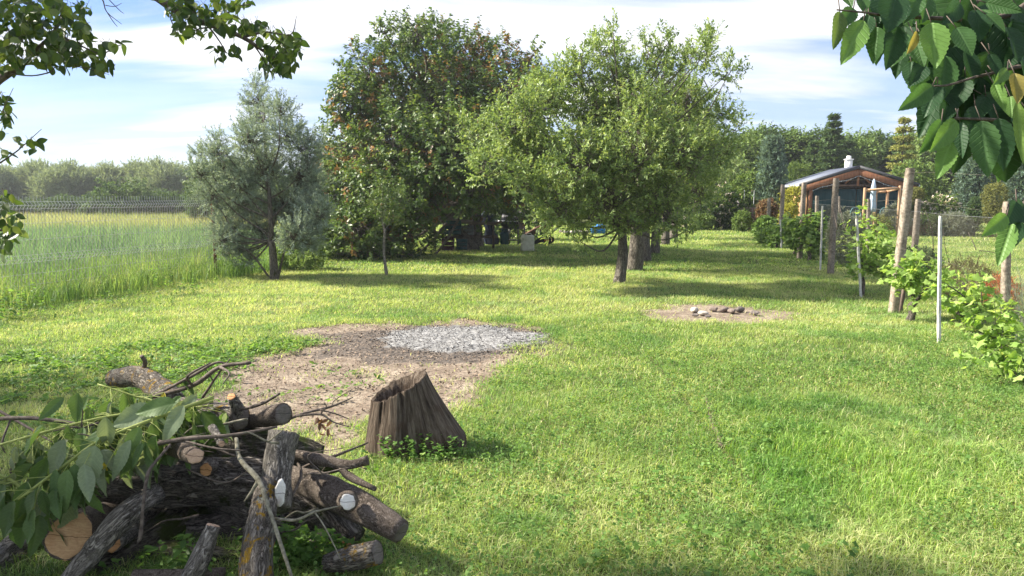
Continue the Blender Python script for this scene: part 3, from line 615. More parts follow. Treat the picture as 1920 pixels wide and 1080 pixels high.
# big reddish plum tree
bp_ = at(893, 463)
spec = [(722, 62, 22), (745, 85, 35), (785, 70, 38), (815, 90, 50), (870, 100, 48), (925, 118, 45), (975, 125, 32), (1000, 100, 12), (690, 135, 48), (672, 190, 50), (660, 200, 50), (750, 175, 75), (850, 190, 80), (945, 190, 65), (655, 280, 62), (750, 280, 85, -2.2), (860, 290, 90, -2.5),
        (640, 350, 52), (705, 365, 65, -2), (800, 350, 65, -2.6), (900, 330, 75), (960, 300, 60), (635, 420, 45), (690, 430, 50, -1.5), (745, 425, 38, -1.5), (650, 465, 34, -1), (960, 370, 50, 2), (900, 385, 34, 2), (780, 400, 26, -2), (992, 150, 34), (1000, 205, 44), (985, 255, 44), (840, 150, 60, 2), (760, 230, 80, 2.5), (880, 240, 80, 2.5), (720, 320, 70, 2.5), (650, 470, 30, -2.6), (700, 478, 26, -2.6), (740, 470, 24, -2.4), (670, 430, 40, -2.6), (620, 450, 30, -2), (820, 300, 70, -3), (760, 380, 45, -3), (890, 340, 50, -2.8)]
cl = pxclumps(spec, 21.5, 1.8, 5)
make_tree('plum_tree', 'biggest dark green tree in the middle with reddish shoots over the barbecue corner', 'tree', bp_, cl, bp_+[0, 0.2, 2.0], 0.20, 6000, 17, 0.34, 0.110, 0.070, PLM, None, barkm='bark_dark', frac=0.35, tpl=LEAF4, shell=0.3, droop=0.45,
          trunks=[([at(888, 468)+[0, 0, -0.1], atd(860, 436, bp_[1]-0.7), atd(832, 404, bp_[1]-0.8), atd(800, 350, bp_[1]-0.8)], [0.24, 0.2, 0.18, 0.12])],
          red=(lambda P: 0.02+(0.17+0.24*(P[:, 2] > 4.0))*(fbm(P[:, 0]*1.4+P[:, 1]*0.3, P[:, 2]*1.4, 8) > 0.56), (0.26, 0.155, 0.075)))

# sea buckthorn
sb = at(515, 523)
spec = [(478, 160, 14), (480, 190, 24), (490, 225, 34), (525, 210, 26), (470, 262, 36), (540, 255, 38), (575, 280, 32), (405, 262, 14), (410, 290, 28), (380, 290, 18), (375, 325, 26), (430, 320, 42), (500, 310, 50), (565, 330, 44), (400, 370, 34), (460, 380, 46), (530, 380, 50), (580, 390, 34), (430, 425, 36), (490, 430, 38), (555, 440, 34), (450, 465, 26), (430, 475, 22), (590, 430, 26), (470, 485, 22), (420, 450, 26), (545, 462, 18), (580, 350, 40), (450, 345, 40), (600, 400, 26), (568, 425, 32), (560, 400, 36), (575, 455, 26)]
spec = [(a_[0], a_[1], a_[2]*0.80) for a_ in spec]; cl = pxclumps(spec, sb[1], 0.9, 6)
make_tree('sea_buckthorn', 'silvery grey green narrow leaved tree beside the left fence', 'tree', sb, cl, sb+[-0.03, 0, 0.75], 0.075, 3900, 24, 0.22, 0.058, 0.013, BUCK, None, leafm='leaf_soft', barkm='bark_dark', frac=0.7, shell=0.15, up=0.6, spread=0.6, follow=0.7,
          trunks=[([at(508, 520)+[0, 0, -.05], atd(470, 475, 14.7), atd(430, 450, 14.6)], [0.022, 0.018, 0.008]), ([at(520, 522)+[0, 0, -.05], atd(540, 440, 14.7), atd(560, 370, 14.8)], [0.022, 0.02, 0.01])])
# sapling
sp0 = at(726, 516)
spec = [(722, 395, 26), (700, 378, 18), (745, 375, 22), (715, 350, 14), (735, 410, 16)]
make_tree('sapling', 'slim young fruit tree with a pale bare stem in front of the plum tree', 'tree', sp0, pxclumps(spec, sp0[1], 0.25, 3), sp0+[-0.02, 0, 0.95], 0.028, 230, 10, 0.2, 0.06, 0.03, PLM, None, barkm='bark_grey', frac=0.8, shell=0.1)


# ------------------------------------------------------------------ far willows and bushes on the left
WIL = [(0, (0.17, 0.22, 0.15)), (0.4, (0.25, 0.31, 0.20)), (0.75, (0.29, 0.35, 0.22)), (1, (0.38, 0.43, 0.29))]
DEC = [(0, (0.035, 0.075, 0.022)), (0.4, (0.07, 0.125, 0.034)), (0.75, (0.12, 0.185, 0.055)), (1, (0.20, 0.26, 0.085))]
PALE = [(0, (0.07, 0.12, 0.035)), (0.4, (0.13, 0.20, 0.055)), (0.75, (0.20, 0.28, 0.08)), (1, (0.30, 0.36, 0.13))]
CON = [(0, (0.035, 0.072, 0.033)), (0.4, (0.07, 0.125, 0.052)), (0.75, (0.12, 0.185, 0.075)), (1, (0.19, 0.26, 0.11))]
BLU = [(0, (0.07, 0.12, 0.09)), (0.5, (0.13, 0.20, 0.15)), (1, (0.23, 0.31, 0.24))]
GOLD = [(0, (0.12, 0.15, 0.04)), (0.5, (0.28, 0.30, 0.09)), (1, (0.48, 0.46, 0.18))]
def bushy(name, label, cat, loc, H, Rr, shoots, per, ln, wd, cols, L=0.5, group=None, seed=1, low=0.12, tpl=LEAF4, r=0.06, up=0.5, leafm='leaf_soft', ncl=9, barkm='bark_dark', **kw):
    return std_tree(name, label, cat, (0, 0, 0), H, Rr, r, shoots, per, L, ln, wd, cols, group, ncl=ncl, low=low, seed=seed, leafm=leafm, barkm=barkm, frac=0.2, tpl=tpl, up=up, **kw), loc
protos = []
for k in range(3):
    w_, _ = bushy('willow', None, 'tree', None, 4.9, 1.9, 1500, 7, 0.36, 0.075, WIL, 0.8, 'willows beyond the meadow', seed=20+k, r=0.1, up=0.9, follow=0.9, spread=0.5)
    protos.append(w_)
wl = ['leftmost pale willow of the far line beyond the meadow']
xs = np.arange(-60, -24.5, 1.55); rs_ = np.random.RandomState(12)
Wlab = 'silvery green willow standing in the far line beyond the meadow'
for i_, x in enumerate(xs):
    Y = 80+rs_.uniform(-2, 2); sc_ = 0.80+0.14*rs_.rand()
    if i_ < 3:
        w_ = protos[i_]; w_.location = (x, Y, 0); w_.scale = (1.05, 1.05, sc_); w_['label'] = Wlab
    else: w_ = copy_thing(protos[i_ % 3], (x, Y, 0), rs_.uniform(0, 6.28), (1.05, 1.05, sc_), Wlab, 'willows beyond the meadow')
rs_ = np.random.RandomState(5)
fb, _ = bushy('bush', None, 'bush', None, 1.9, 1.9, 900, 7, 0.20, 0.11, DEC, 0.35, 'low bushes in front of the willows', seed=31, low=0.1)
bl = [(235, 385, 1.35), (300, 388, 1.1), (345, 388, 1.0), (120, 384, 0.9), (60, 386, 0.7), (180, 388, 0.6), (385, 386, 1.0), (270, 388, 0.9), (20, 386, 0.8)]
for i_, (px, py, sc_) in enumerate(bl):
    P = atd(px, 372, 58+3*rs_.rand()); P[2] = 0
    lab = 'largest dark green bush in front of the willows' if i_ == 0 else 'low dark bush at the foot of the far willow line'
    if i_ == 0: fb.location = P; fb.scale = (sc_, sc_, sc_*0.85); fb['label'] = lab
    else: copy_thing(fb, P, rs_.rand()*6, (sc_*1.1, sc_, sc_*0.75), lab, 'low bushes in front of the willows')

# ------------------------------------------------------------------ tree belts and garden trees on the right
def conifer(name, label, cat, H, Rr, n, per, ln, wd, cols, up=-0.1, tiers=14, power=0.8, r=0.1, group=None, low=0.05, leafm='leaf_soft', seed=0, L=0.35, tight=0.25):
    t_ = thing(name, (0, 0, 0), label, cat, group)
    rs = np.random.RandomState(seed)
    tz = rs.rand(n)**0.75; tz = low+(1-low)*tz; q = (np.floor(tz*tiers)+rs.rand(n)*tight)/tiers; tz = np.clip(q, low, 0.995)
    az = rs.rand(n)*2*np.pi; lob = 0.72+0.28*np.sin(az*5+np.floor(tz*tiers)*2.4)
    rr = Rr*(1-tz)**power*lob*(rs.rand(n)**0.45)
    P = np.stack([np.cos(az)*rr, np.sin(az)*rr, tz*H+up*rr*0.6], 1)
    d = nrm(np.stack([np.cos(az), np.sin(az), np.full(n, up)], 1)+rs.randn(n, 3)*0.25)
    Ls = L*(0.5+0.7*rs.rand(n))*(0.35+0.65*(1-tz))
    t2 = (np.arange(per)+0.5)/per; base = (P[:, None]+d[:, None]*(t2[None]*Ls[:, None])[..., None]).reshape(-1, 3)
    m_ = n*per; dd = np.repeat(d, per, 0); ld = nrm(dd*0.8+rs.randn(m_, 3)*0.5); nn = nrm(np.array([0, 0, 1.0])+rs.randn(m_, 3)*0.5); sz = 0.6+0.7*rs.rand(m_)
    V, Fc = stamp(LEAF4, base, basis(ld, nn), ln*sz, wd*sz)
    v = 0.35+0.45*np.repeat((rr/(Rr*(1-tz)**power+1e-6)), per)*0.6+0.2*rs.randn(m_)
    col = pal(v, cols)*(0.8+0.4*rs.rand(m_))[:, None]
    mesh_np('foliage', V, Fc, M[leafm], t_, col=np.repeat(col, 4, 0))
    mb = MB(); mb.tube([[0, 0, -0.1], [0, 0, H*0.5], [0, 0, H*0.97]], [r, r*0.6, r*0.12], 8, 0.08, seed)
    sel = rs.rand(n) < 0.25; c = P[sel]*[0, 0, 1]+[0, 0, 0]; V, Fc = sticks(c, P[sel], r*0.16, r*0.06); mb.add(V, Fc, V)
    mb.build('trunk', M['bark_dark'], t_, smooth=True); return t_
B1, _ = bushy('broadleaf_tree', None, 'tree', None, 7.2, 2.6, 2200, 7, 0.30, 0.17, DEC, 0.6, 'trees behind the cabin', seed=41, r=0.14)
B2, _ = bushy('broadleaf_tree', None, 'tree', None, 6.6, 2.4, 2000, 7, 0.30, 0.15, PALE, 0.7, 'trees behind the cabin', seed=42, r=0.14, up=0.9)
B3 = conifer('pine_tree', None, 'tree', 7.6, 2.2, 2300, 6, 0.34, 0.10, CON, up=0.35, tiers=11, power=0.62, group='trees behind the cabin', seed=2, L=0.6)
used = set(); rs_ = np.random.RandomState(77)
belt = [(1392, 268, 0), (1410, 262, 1), (1428, 255, 2), (1452, 260, 0), (1474, 268, 2), (1490, 262, 0), (1512, 272, 1), (1530, 262, 2), (1552, 262, 0), (1575, 262, 2), (1592, 272, 1), (1610, 268, 2), (1632, 270, 1), (1652, 268, 0), (1672, 262, 2), (1705, 258, 1), (1728, 252, 2), (1748, 262, 1), (1775, 268, 0), (1800, 262, 2), (1830, 266, 1), (1860, 262, 0), (1890, 262, 2), (1920, 262, 1), (1950, 258, 0), (1985, 258, 2)]
blab = ['dark leafy tree in the belt behind the cabin', 'light green feathery tree in the belt behind the cabin', 'dark pine in the belt behind the cabin']
for i_, (px, top, k) in enumerate(belt):
    Y = 52+rs_.uniform(-4, 4); P = atd(px, 370, Y); P[2] = 0; H = 1.6+(370-top)/pm(Y)
    pr = [B1, B2, B3][k]; s_ = H/[7.2, 6.6, 7.6][k]; w_ = s_*(0.95+0.25*rs_.rand())
    if k not in used: pr.location = P; pr.scale = (w_, w_, s_); pr['label'] = blab[k]; used.add(k)
    else: copy_thing(pr, P, rs_.rand()*6, (w_, w_, s_), blab[k], 'trees behind the cabin')
# hedge-like trees far behind the orchard, seen through the gaps
for i_, px in enumerate(range(395, 1385, 52)):
    Y = 47+rs_.uniform(-2, 3); P = atd(px, 370, Y); P[2] = 0; s_ = (0.40 if px < 640 else 0.62)+0.12*rs_.rand()
    copy_thing([B1, B2][i_ % 2], P, rs_.rand()*6, (s_*1.15, s_*1.15, s_), 'leafy tree of the hedge far behind the orchard', 'hedge trees behind the orchard')

def place(o, px, Y, rz=0.0, label=None, sc=None, z=0.0):
    P = atd(px, 370, Y); P[2] = z; o.location = P; o.rotation_euler = (0, 0, rz)
    if sc: o.scale = sc
    if label: o['label'] = label
    return o
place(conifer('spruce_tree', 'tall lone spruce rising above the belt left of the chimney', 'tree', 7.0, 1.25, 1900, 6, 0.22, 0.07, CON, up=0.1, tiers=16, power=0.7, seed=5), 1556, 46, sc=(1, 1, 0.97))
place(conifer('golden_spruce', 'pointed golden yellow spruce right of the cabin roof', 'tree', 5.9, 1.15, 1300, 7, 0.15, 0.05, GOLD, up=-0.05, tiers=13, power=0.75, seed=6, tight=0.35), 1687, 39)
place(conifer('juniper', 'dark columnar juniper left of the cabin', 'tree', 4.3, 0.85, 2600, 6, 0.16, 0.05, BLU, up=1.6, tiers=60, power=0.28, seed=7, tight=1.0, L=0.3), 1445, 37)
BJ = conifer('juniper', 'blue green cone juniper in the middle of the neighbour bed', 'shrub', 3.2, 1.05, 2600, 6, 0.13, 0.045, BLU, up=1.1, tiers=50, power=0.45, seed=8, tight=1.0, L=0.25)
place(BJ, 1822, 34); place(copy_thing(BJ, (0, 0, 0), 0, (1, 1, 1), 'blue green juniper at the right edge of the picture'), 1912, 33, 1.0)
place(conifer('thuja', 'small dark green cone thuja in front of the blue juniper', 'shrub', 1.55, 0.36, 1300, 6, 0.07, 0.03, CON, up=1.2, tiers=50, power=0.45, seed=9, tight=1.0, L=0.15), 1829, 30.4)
def ball(name, label, px, py, Y, rr, cols, n=900, ln=0.05, wd=0.03, stem=True, extra=None, cat='shrub', white=None):
    c = atd(px, py, Y); t_ = thing(name, (c[0], c[1], 0), label, cat)
    cl = [(np.array([0, 0, c[2]]), np.ones(3)*rr if np.ndim(rr) == 0 else np.array(rr))]+(extra or [])
    kw = dict(red=(lambda P: 0.0*P[:, 0]+white, (0.75, 0.66, 0.62))) if white else {}
    V, Fc, C, sh = crown(cl, n, 7, 0.08, ln, wd, cols, up=0.2, shell=0.7, spread=0.6, follow=0.8, **kw)
    mesh_np('foliage', V, Fc, M['leaf_soft'], t_, col=C)
    if stem:
        mb = MB(); z1 = max(k_[0][2] for k_ in cl); mb.tube([[0, 0, -0.05], [0.03, 0, z1*0.5], [0, 0, z1]], [0.045, 0.035, 0.02], 7)
        for k_ in cl[1:]: mb.tube([[0, 0, 0.3], k_[0]*[.6, .6, .8], k_[0]], [0.03, 0.025, 0.02], 6)
        mb.build('trunk', M['bark_dark'], t_, smooth=True)
    return t_
OLV = [(0, (0.11, 0.13, 0.04)), (0.5, (0.19, 0.20, 0.06)), (1, (0.30, 0.30, 0.11))]
GRY = [(0, (0.14, 0.17, 0.13)), (0.5, (0.24, 0.27, 0.22)), (1, (0.36, 0.36, 0.34))]
YEL = [(0, (0.20, 0.22, 0.04)), (0.5, (0.38, 0.38, 0.07)), (1, (0.55, 0.50, 0.12))]
TWG = [(0, (0.14, 0.11, 0.05)), (0.5, (0.24, 0.21, 0.08)), (1, (0.38, 0.36, 0.14))]
ball('topiary_ball', 'round clipped topiary ball on a stem right of the pergola frame', 1717, 366, 32, 0.27, OLV)
c0 = atd(1862, 400, 31)
ball('cloud_topiary', 'cloud pruned topiary with stacked oval cushions behind the fence', 1866, 368, 31, (0.44, 0.4, 0.52), OLV, 2600, extra=[(np.array([-0.12, 0, c0[2]-0.05]), np.array([0.62, 0.45, 0.30])), (np.array([0.5, 0, c0[2]-0.5]), np.array([0.4, 0.4, 0.22]))])
ball('flowering_shrub', 'shrub with pale pinkish flowers left of the blue juniper', 1768, 388, 32, (0.62, 0.5, 0.5), PALE, 1300, ln=0.10, wd=0.06, white=0.30, extra=[(np.array([0.3, 0, 0.55]), np.array([0.6, 0.5, 0.5])), (np.array([-0.4, 0.1, 0.7]), np.array([0.5, 0.5, 0.45]))])
ball('lavender_bush', 'grey lavender mound between the thuja and the box', 1788, 427, 30.5, (0.68, 0.5, 0.50), GRY, 1500, ln=0.12, wd=0.018, stem=False)
ball('bush', 'dark low bush left of the lavender mound', 1742, 426, 30.7, (0.52, 0.5, 0.46), DEC, 1100, stem=False)
ball('lavender_bush', 'grey green rounded bush under the pergola frame', 1680, 415, 31, (0.50, 0.5, 0.62), GRY, 1300, ln=0.12, wd=0.02, stem=False)
ball('bush', 'brownish flowering bush below the folded parasol', 1640, 424, 30.5, (0.62, 0.5, 0.42), OLV, 1100, stem=False)
ball('bush', 'yellow leaved bush at the left cabin corner', 1484, 368, 33, (0.42, 0.4, 0.36), YEL, 800, ln=0.08, wd=0.05, extra=[(np.array([-0.1, 0, 0.8]), np.array([0.4, 0.4, 0.7]))])
ball('bush', 'small bright yellow bush between the posts', 1481, 394, 30, (0.22, 0.2, 0.2), YEL, 500, stem=True)
ball('bush', 'reddish brown leaved bush beside the wooden gate', 1438, 396, 31, (0.34, 0.3, 0.4), [(0, (0.12, 0.07, 0.045)), (0.5, (0.24, 0.14, 0.09)), (1, (0.30, 0.28, 0.12))], 800, ln=0.08, wd=0.05)
ball('dwarf_pine', 'pale green rounded dwarf pine above the cabin eave', 1496, 328, 41, (0.66, 0.6, 0.62), PALE, 1300, ln=0.14, wd=0.03, extra=[(np.array([0.1, 0, 1.5]), np.array([0.8, 0.7, 1.0]))])
ball('bush', 'light green leafy shrub behind the pergola and box', 1712, 345, 36, (1.1, 0.9, 1.0), PALE, 2000, ln=0.14, wd=0.08, extra=[(np.array([0.9, 0, 1.0]), np.array([1.1, 0.9, 1.0])), (np.array([-0.6, 0, 0.7]), np.array([0.8, 0.9, 0.8]))])
ball('elder_bush', 'elder bush with white flower heads near the gate at the lawn end', 1342, 385, 37, (1.1, 0.9, 0.95), DEC, 2200, ln=0.13, wd=0.08, white=0.12, extra=[(np.array([0.8, 0, 0.7]), np.array([0.9, 0.8, 0.7])), (np.array([-0.9, 0, 0.8]), np.array([1.0, 0.8, 0.8]))])
ball('bush', 'light dusty green bush at the foot of the wooden gate', 1391, 416, 35, (0.38, 0.35, 0.42), PALE, 500, ln=0.09, wd=0.04)
ball('bush', 'low leafy bush at the lawn end right of the orchard row', 1318, 415, 36, (0.5, 0.4, 0.3), PALE, 500, ln=0.09, wd=0.04, stem=False)
ball('hedge_shrub', 'leafy light green shrub between the juniper and the gate', 1410, 355, 38, (1.0, 0.8, 0.9), PALE, 1600, ln=0.14, wd=0.08, extra=[(np.array([0.8, 0.3, 0.9]), np.array([0.9, 0.8, 0.8])), (np.array([-0.7, 0, 0.9]), np.array([0.8, 0.8, 0.8]))])
c0 = at(1364, 424)
std_tree('fruit_tree', 'fruit tree with a grey bare trunk beside the elder bush', 'tree', c0, 3.5, 1.1, 0.13, 700, 8, 0.35, 0.12, 0.07, APP, low=0.5, seed=66, ncl=9, barkm='bark_grey')
ball('barberry', 'rust red small barberry behind the wire fence at the right', 1878, 556, 10.35, (0.20, 0.2, 0.27), [(0, (0.22, 0.06, 0.03)), (0.5, (0.42, 0.14, 0.06)), (1, (0.50, 0.25, 0.10))], 600, ln=0.03, wd=0.014)
ball('bush', 'yellowish twiggy bush behind the nearest vine leaves', 1806, 530, 12.2, (0.42, 0.3, 0.33), TWG, 800, ln=0.05, wd=0.012)
ball('bush', 'dark round cushion bush behind the leaning post', 1724, 492, 14.2, (0.34, 0.3, 0.22), CON, 500, stem=False)
# ornamental grass clump at the right edge
P = at(1922, 640); t_ = thing('grass_clump', (P[0]+0.1, P[1], 0), 'tall wispy ornamental grass clump at the right picture edge', 'plant')
n = 420; V, Fc, C = blades(R.randn(n)*0.09, R.randn(n)*0.09, 0.5+0.5*R.rand(n), np.full(n, 0.005), np.abs(R.randn(n))*0.35+0.05, pal(0.4+0.2*R.randn(n), GRY), 2, z0=np.zeros(n))
mesh_np('leaf_blades', V, Fc, M['grass'], t_, col=C)

# ------------------------------------------------------------------ cabin in the neighbour garden
M['timber'] = noisy('stained_timber', (0.17, 0.075, 0.042), (0.32, 0.145, 0.080), 14, (1, 1, 0.2), 0.6, 0.3, attr='obj')
M['timber_wall'] = noisy('pale_timber_wall', (0.36, 0.20, 0.10), (0.52, 0.31, 0.17), 10, (0.3, 0.3, 6), 0.7, 0.5, attr='obj')
M['roof'] = noisy('slate_grey_roofing', (0.10, 0.115, 0.15), (0.20, 0.22, 0.27), 9, (1, 5, 1), 0.5, 0.3, attr='obj', spec=0.4)
M['roof_edge'] = plain('dark_roof_edge', (0.045, 0.047, 0.055), 0.5)
M['blind'] = noisy('dark_green_canvas', (0.010, 0.038, 0.040), (0.018, 0.058, 0.060), 5, (3, 1, 0.3), 0.7, 0.2, attr='obj')
M['white_render'] = plain('white_render', (0.78, 0.76, 0.72), 0.9, 0.06)
M['gutter'] = plain('pale_gutter', (0.62, 0.64, 0.66), 0.4, 0.08)
M['dark_inside'] = plain('dark_wood', (0.055, 0.035, 0.025), 0.8)
CX, CY = atd(1600, 370, 33.4)[:2]
cab = thing('cabin', (CX, CY, 0), 'brown timber garden cabin with a slate grey gabled roof and dark green blinds', 'cabin')
cab.rotation_euler = (0, 0, math.radians(-8))
Wd, Dp, EV, RD, OH = 4.1, 3.6, 2.08, 2.86, 0.42
def roofz(x): return RD-(RD-EV)*abs(x)/(Wd/2+OH)
mb = MB()                                   # side and back walls, front gable boards
mb.box((-Wd/2+0.06, Dp/2, 1.02), (0.12, Dp, 2.04)); mb.box((Wd/2-0.06, Dp/2, 1.02), (0.12, Dp, 2.04)); mb.box((0, Dp-0.06, 1.02), (Wd-0.26, 0.12, 2.04))
mb.build('wall', M['timber_wall'], cab)
for sx in (-1, 1):
    mb = MB(); a = math.atan2(RD-EV, Wd/2+OH); ln_ = math.hypot(RD-EV, Wd/2+OH)
    mb.box((sx*(Wd/2+OH)/2, Dp/2-0.1, (RD+EV)/2+0.06), (ln_, Dp+1.1, 0.09), ry=sx*a)
    rf = mb.build('roof', M['roof'], cab)
    m2 = MB(); m2.box((sx*(Wd/2+OH)/2, -0.67, (RD+EV)/2+0.055), (ln_+0.02, 0.05, 0.14), ry=sx*a); m2.build('roof_edge', M['roof_edge'], rf)
    m3 = MB(); m3.box((sx*((Wd/2+OH)/2-0.04), -0.60, (RD+EV)/2-0.15), (ln_-0.06, 0.07, 0.27), ry=sx*a, bev=0.01); m3.build('bargeboard', M['timber'], cab)
    m4 = MB(); m4.tube([[sx*(Wd/2+OH+0.03), -0.6, EV+0.02], [sx*(Wd/2+OH+0.03), Dp+0.3, EV+0.02]], [0.05, 0.05], 8); m4.build('gutter', M['gutter'], cab, smooth=True)
mb = MB(); 
for x in (-Wd/2+0.08, Wd/2-0.08): mb = MB(); mb.box((x, -0.52, 1.0), (0.13, 0.13, 2.0), bev=0.01); mb.build('porch_post', M['timber'], cab)
mb = MB(); mb.box((0, -0.50, 2.10), (Wd-0.2, 0.10, 0.10), bev=0.01); mb.build('tie_beam', M['dark_inside'], cab)
mb = MB(); mb.box((0, -0.52, 2.40), (0.09, 0.09, 0.62), bev=0.01)
for sx in (-1, 1): mb.box((sx*0.33, -0.52, 2.38), (0.06, 0.06, 0.55), ry=-sx*0.85)
mb.build('gable_truss', M['timber'], cab)
mb = MB()
for k in range(28): x = -Wd/2+0.25+k*(Wd-0.5)/28; mb.box((x+0.08, 0.08, (roofz(x)+2.0)/2-0.03), (0.155, 0.04, max(0.05, roofz(x)-2.0-0.08)))
mb.build('gable_wall', M['dark_inside'], cab)
mb = MB()
for k in range(2):
    x0 = -Wd/2+0.22+k*1.84; xs_ = np.linspace(x0, x0+1.81, 20)
    for a_, b_ in zip(xs_[:-1], xs_[1:]):
        y1, y2 = -0.42+0.02*math.sin(a_*9), -0.42+0.02*math.sin(b_*9)
        mb.add([[a_, y1, 0.35], [b_, y2, 0.35], [b_, y2, 1.96], [a_, y1, 1.96], [a_, y1+.01, 0.35], [b_, y2+.01, 0.35], [b_, y2+.01, 1.96], [a_, y1+.01, 1.96]], [[0, 1, 2, 3], [7, 6, 5, 4], [3, 2, 6, 7], [4, 5, 1, 0]])
mb.build('blind', M['blind'], cab, smooth=False)
mb = MB(); mb.box((0, 0.1, 0.3), (Wd-0.3, 0.08, 0.55)); mb.build('plinth', M['dark_inside'], cab)
mb = MB(); mb.box((0.30, 2.0, 2.92), (0.28, 0.28, 0.80), bev=0.01); ch = mb.build('chimney', M['white_render'], cab)
mb = MB(); mb.box((0.30, 2.0, 3.36), (0.36, 0.36, 0.05), bev=0.012); mb.lathe([(0.0, 0.14), (0.10, 0.13), (0.12, 0.0)], (0.30, 2.0, 3.40), 12); mb.build('chimney_cap', M['white_render'], ch)
# small lights strung along the gable
mb = MB(); pts = [[x, -0.66, roofz(x)-0.32-0.05*abs(math.sin(x*4))] for x in np.linspace(-1.9, 1.9, 40)]; mb.tube(pts, [0.008], 4)
for p_ in pts[::2]: mb.lathe([(0, 0.03), (0.02, 0), (0, -0.04)], p_, 6)
mb.build('light_string', M['gutter'], cab)

# pergola frame, parasol, chairs, box
M['pale_wood'] = noisy('pale_pergola_wood', (0.33, 0.19, 0.10), (0.52, 0.33, 0.20), 14, (1, 1, 0.2), 0.7, 0.3, attr='obj')
P0 = atd(1622, 370, 30.5); P0[2] = 0; fr = thing('swing_frame', P0, 'pale brown wooden post frame beside the folded parasol', 'pergola')
tops = [(1622, 352, 30.5), (1643, 356, 31.9), (1665, 355, 31.9), (1688, 348, 30.5)]
pp = [atd(a, b, c)-P0 for a, b, c in tops]
for p_ in pp:
    mb = MB(); mb.box((p_[0], p_[1], p_[2]/2-0.02), (0.09, 0.09, p_[2]+0.04), bev=0.01); mb.build('post', M['pale_wood'], fr)
for a_, b_ in ((0, 3), (1, 2), (0, 1), (2, 3)):
    mb = MB(); A_, B_ = pp[a_]-[0, 0, 0.1], pp[b_]-[0, 0, 0.1]; mb.tube([A_, B_], [0.05, 0.05], 4); mb.build('beam', M['pale_wood'], fr)
M['parasol'] = noisy('pale_blue_canvas', (0.33, 0.44, 0.56), (0.48, 0.58, 0.70), 12, (1, 1, 0.2), 0.8, 0.3, attr='obj')
P0 = atd(1637, 370, 30.9); P0[2] = 0; pa = thing('parasol', P0, 'folded pale blue parasol standing beside the wooden frame', 'parasol')
mb = MB(); mb.tube([[0, 0, 0.03], [0, 0, 2.35]], [0.022, 0.022], 8); mb.build('pole', M['gutter'], pa, smooth=True)
mb = MB(); prof = [(0.0, 2.34), (0.045, 2.30), (0.075, 2.1), (0.10, 1.9), (0.085, 1.7), (0.10, 1.5), (0.125, 1.2), (0.115, 1.0), (0.03, 0.98)]
mb.lathe(prof, (0, 0, 0), 20); vv = mb.V[0]; ang = np.arctan2(vv[:, 1], vv[:, 0]); vv[:, :2] *= (1+0.22*np.sin(ang*8)*sstep(2.3-vv[:, 2], 0, 0.4))[:, None]
mb.build('canopy', M['parasol'], pa, smooth=True)
mb = MB(); mb.lathe([(0, 0.10), (0.06, 0.09), (0.22, 0.05), (0.24, 0.0)], (0, 0, 0), 18); mb.build('base', M['concrete'], pa, smooth=True)
M['teal_metal'] = plain('teal_painted_metal', (0.10, 0.22, 0.24), 0.4)
def garden_chair(px, Y, rz, label):
    P0 = atd(px, 370, Y); P0[2] = 0; c = thing('garden_chair', P0, label, 'chair', 'metal garden chairs'); c.rotation_euler = (0, 0, rz)
    mb = MB(); mb.tube([[-0.24, 0.2, 0.4], [-0.25, 0.24, 0.85], [-0.15, 0.27, 1.12], [0.15, 0.27, 1.12], [0.25, 0.24, 0.85], [0.24, 0.2, 0.4]], [0.018], 6, sub=4)
    for x in (-0.12, 0, 0.12): mb.tube([[x, 0.2, 0.45], [x, 0.26, 1.1]], [0.009], 5)
    mb.build('backrest', M['teal_metal'], c, smooth=True)
    mb = MB(); mb.box((0, 0, 0.44), (0.48, 0.46, 0.04), bev=0.015); mb.build('seat', M['teal_metal'], c)
    for x in (-0.22, 0.22):
        for y in (-0.2, 0.2): mb = MB(); mb.tube([[x*1.1, y*1.1, 0], [x, y, 0.44]], [0.014], 6); mb.build('leg', M['teal_metal'], c, smooth=True)
garden_chair(1613, 31.6, 0.2, 'blue metal chair with a rounded back left of the parasol')
garden_chair(1665, 32.2, -0.3, 'blue metal chair with a rounded back right of the parasol')
P0 = atd(1722, 370, 31.3); P0[2] = 0; bx = thing('storage_box', P0, 'low brown wooden tub box with a pale grey lid behind the fence', 'box')
mb = MB()
for k in range(12): mb.box((-0.36+k*0.066, 0, 0.30), (0.062, 0.55, 0.60+0.0), bev=0.004)
mb.build('body', M['timber'], bx)
mb = MB(); mb.box((0, 0, 0.635), (0.92, 0.68, 0.05), bev=0.012); mb.box((0, 0, 0.675), (0.8, 0.56, 0.028), bev=0.01); mb.build('lid', M['gutter'], bx)
# terracotta pots by the bed
M['terracotta'] = noisy('terracotta', (0.36, 0.21, 0.15), (0.50, 0.34, 0.27), 20, rough=0.9, attr='obj')
for px, py, lab in ((1817, 441, 'small pinkish flower pot at the foot of the thuja'), (1900, 446, 'pale stone pot at the right end of the bed'), (1858, 444, 'low round pot between the thuja and the edge of the bed')):
    P0 = at(px, py); pt = thing('flower_pot', P0, lab, 'pot', 'pots along the bed')
    mb = MB(); mb.lathe([(0.0, 0.0), (0.10, 0.0), (0.15, 0.22), (0.17, 0.22), (0.17, 0.26), (0.14, 0.26), (0.13, 0.22), (0.0, 0.21)], (0, 0, 0), 18); mb.build('bowl', M['terracotta'], pt, smooth=True)

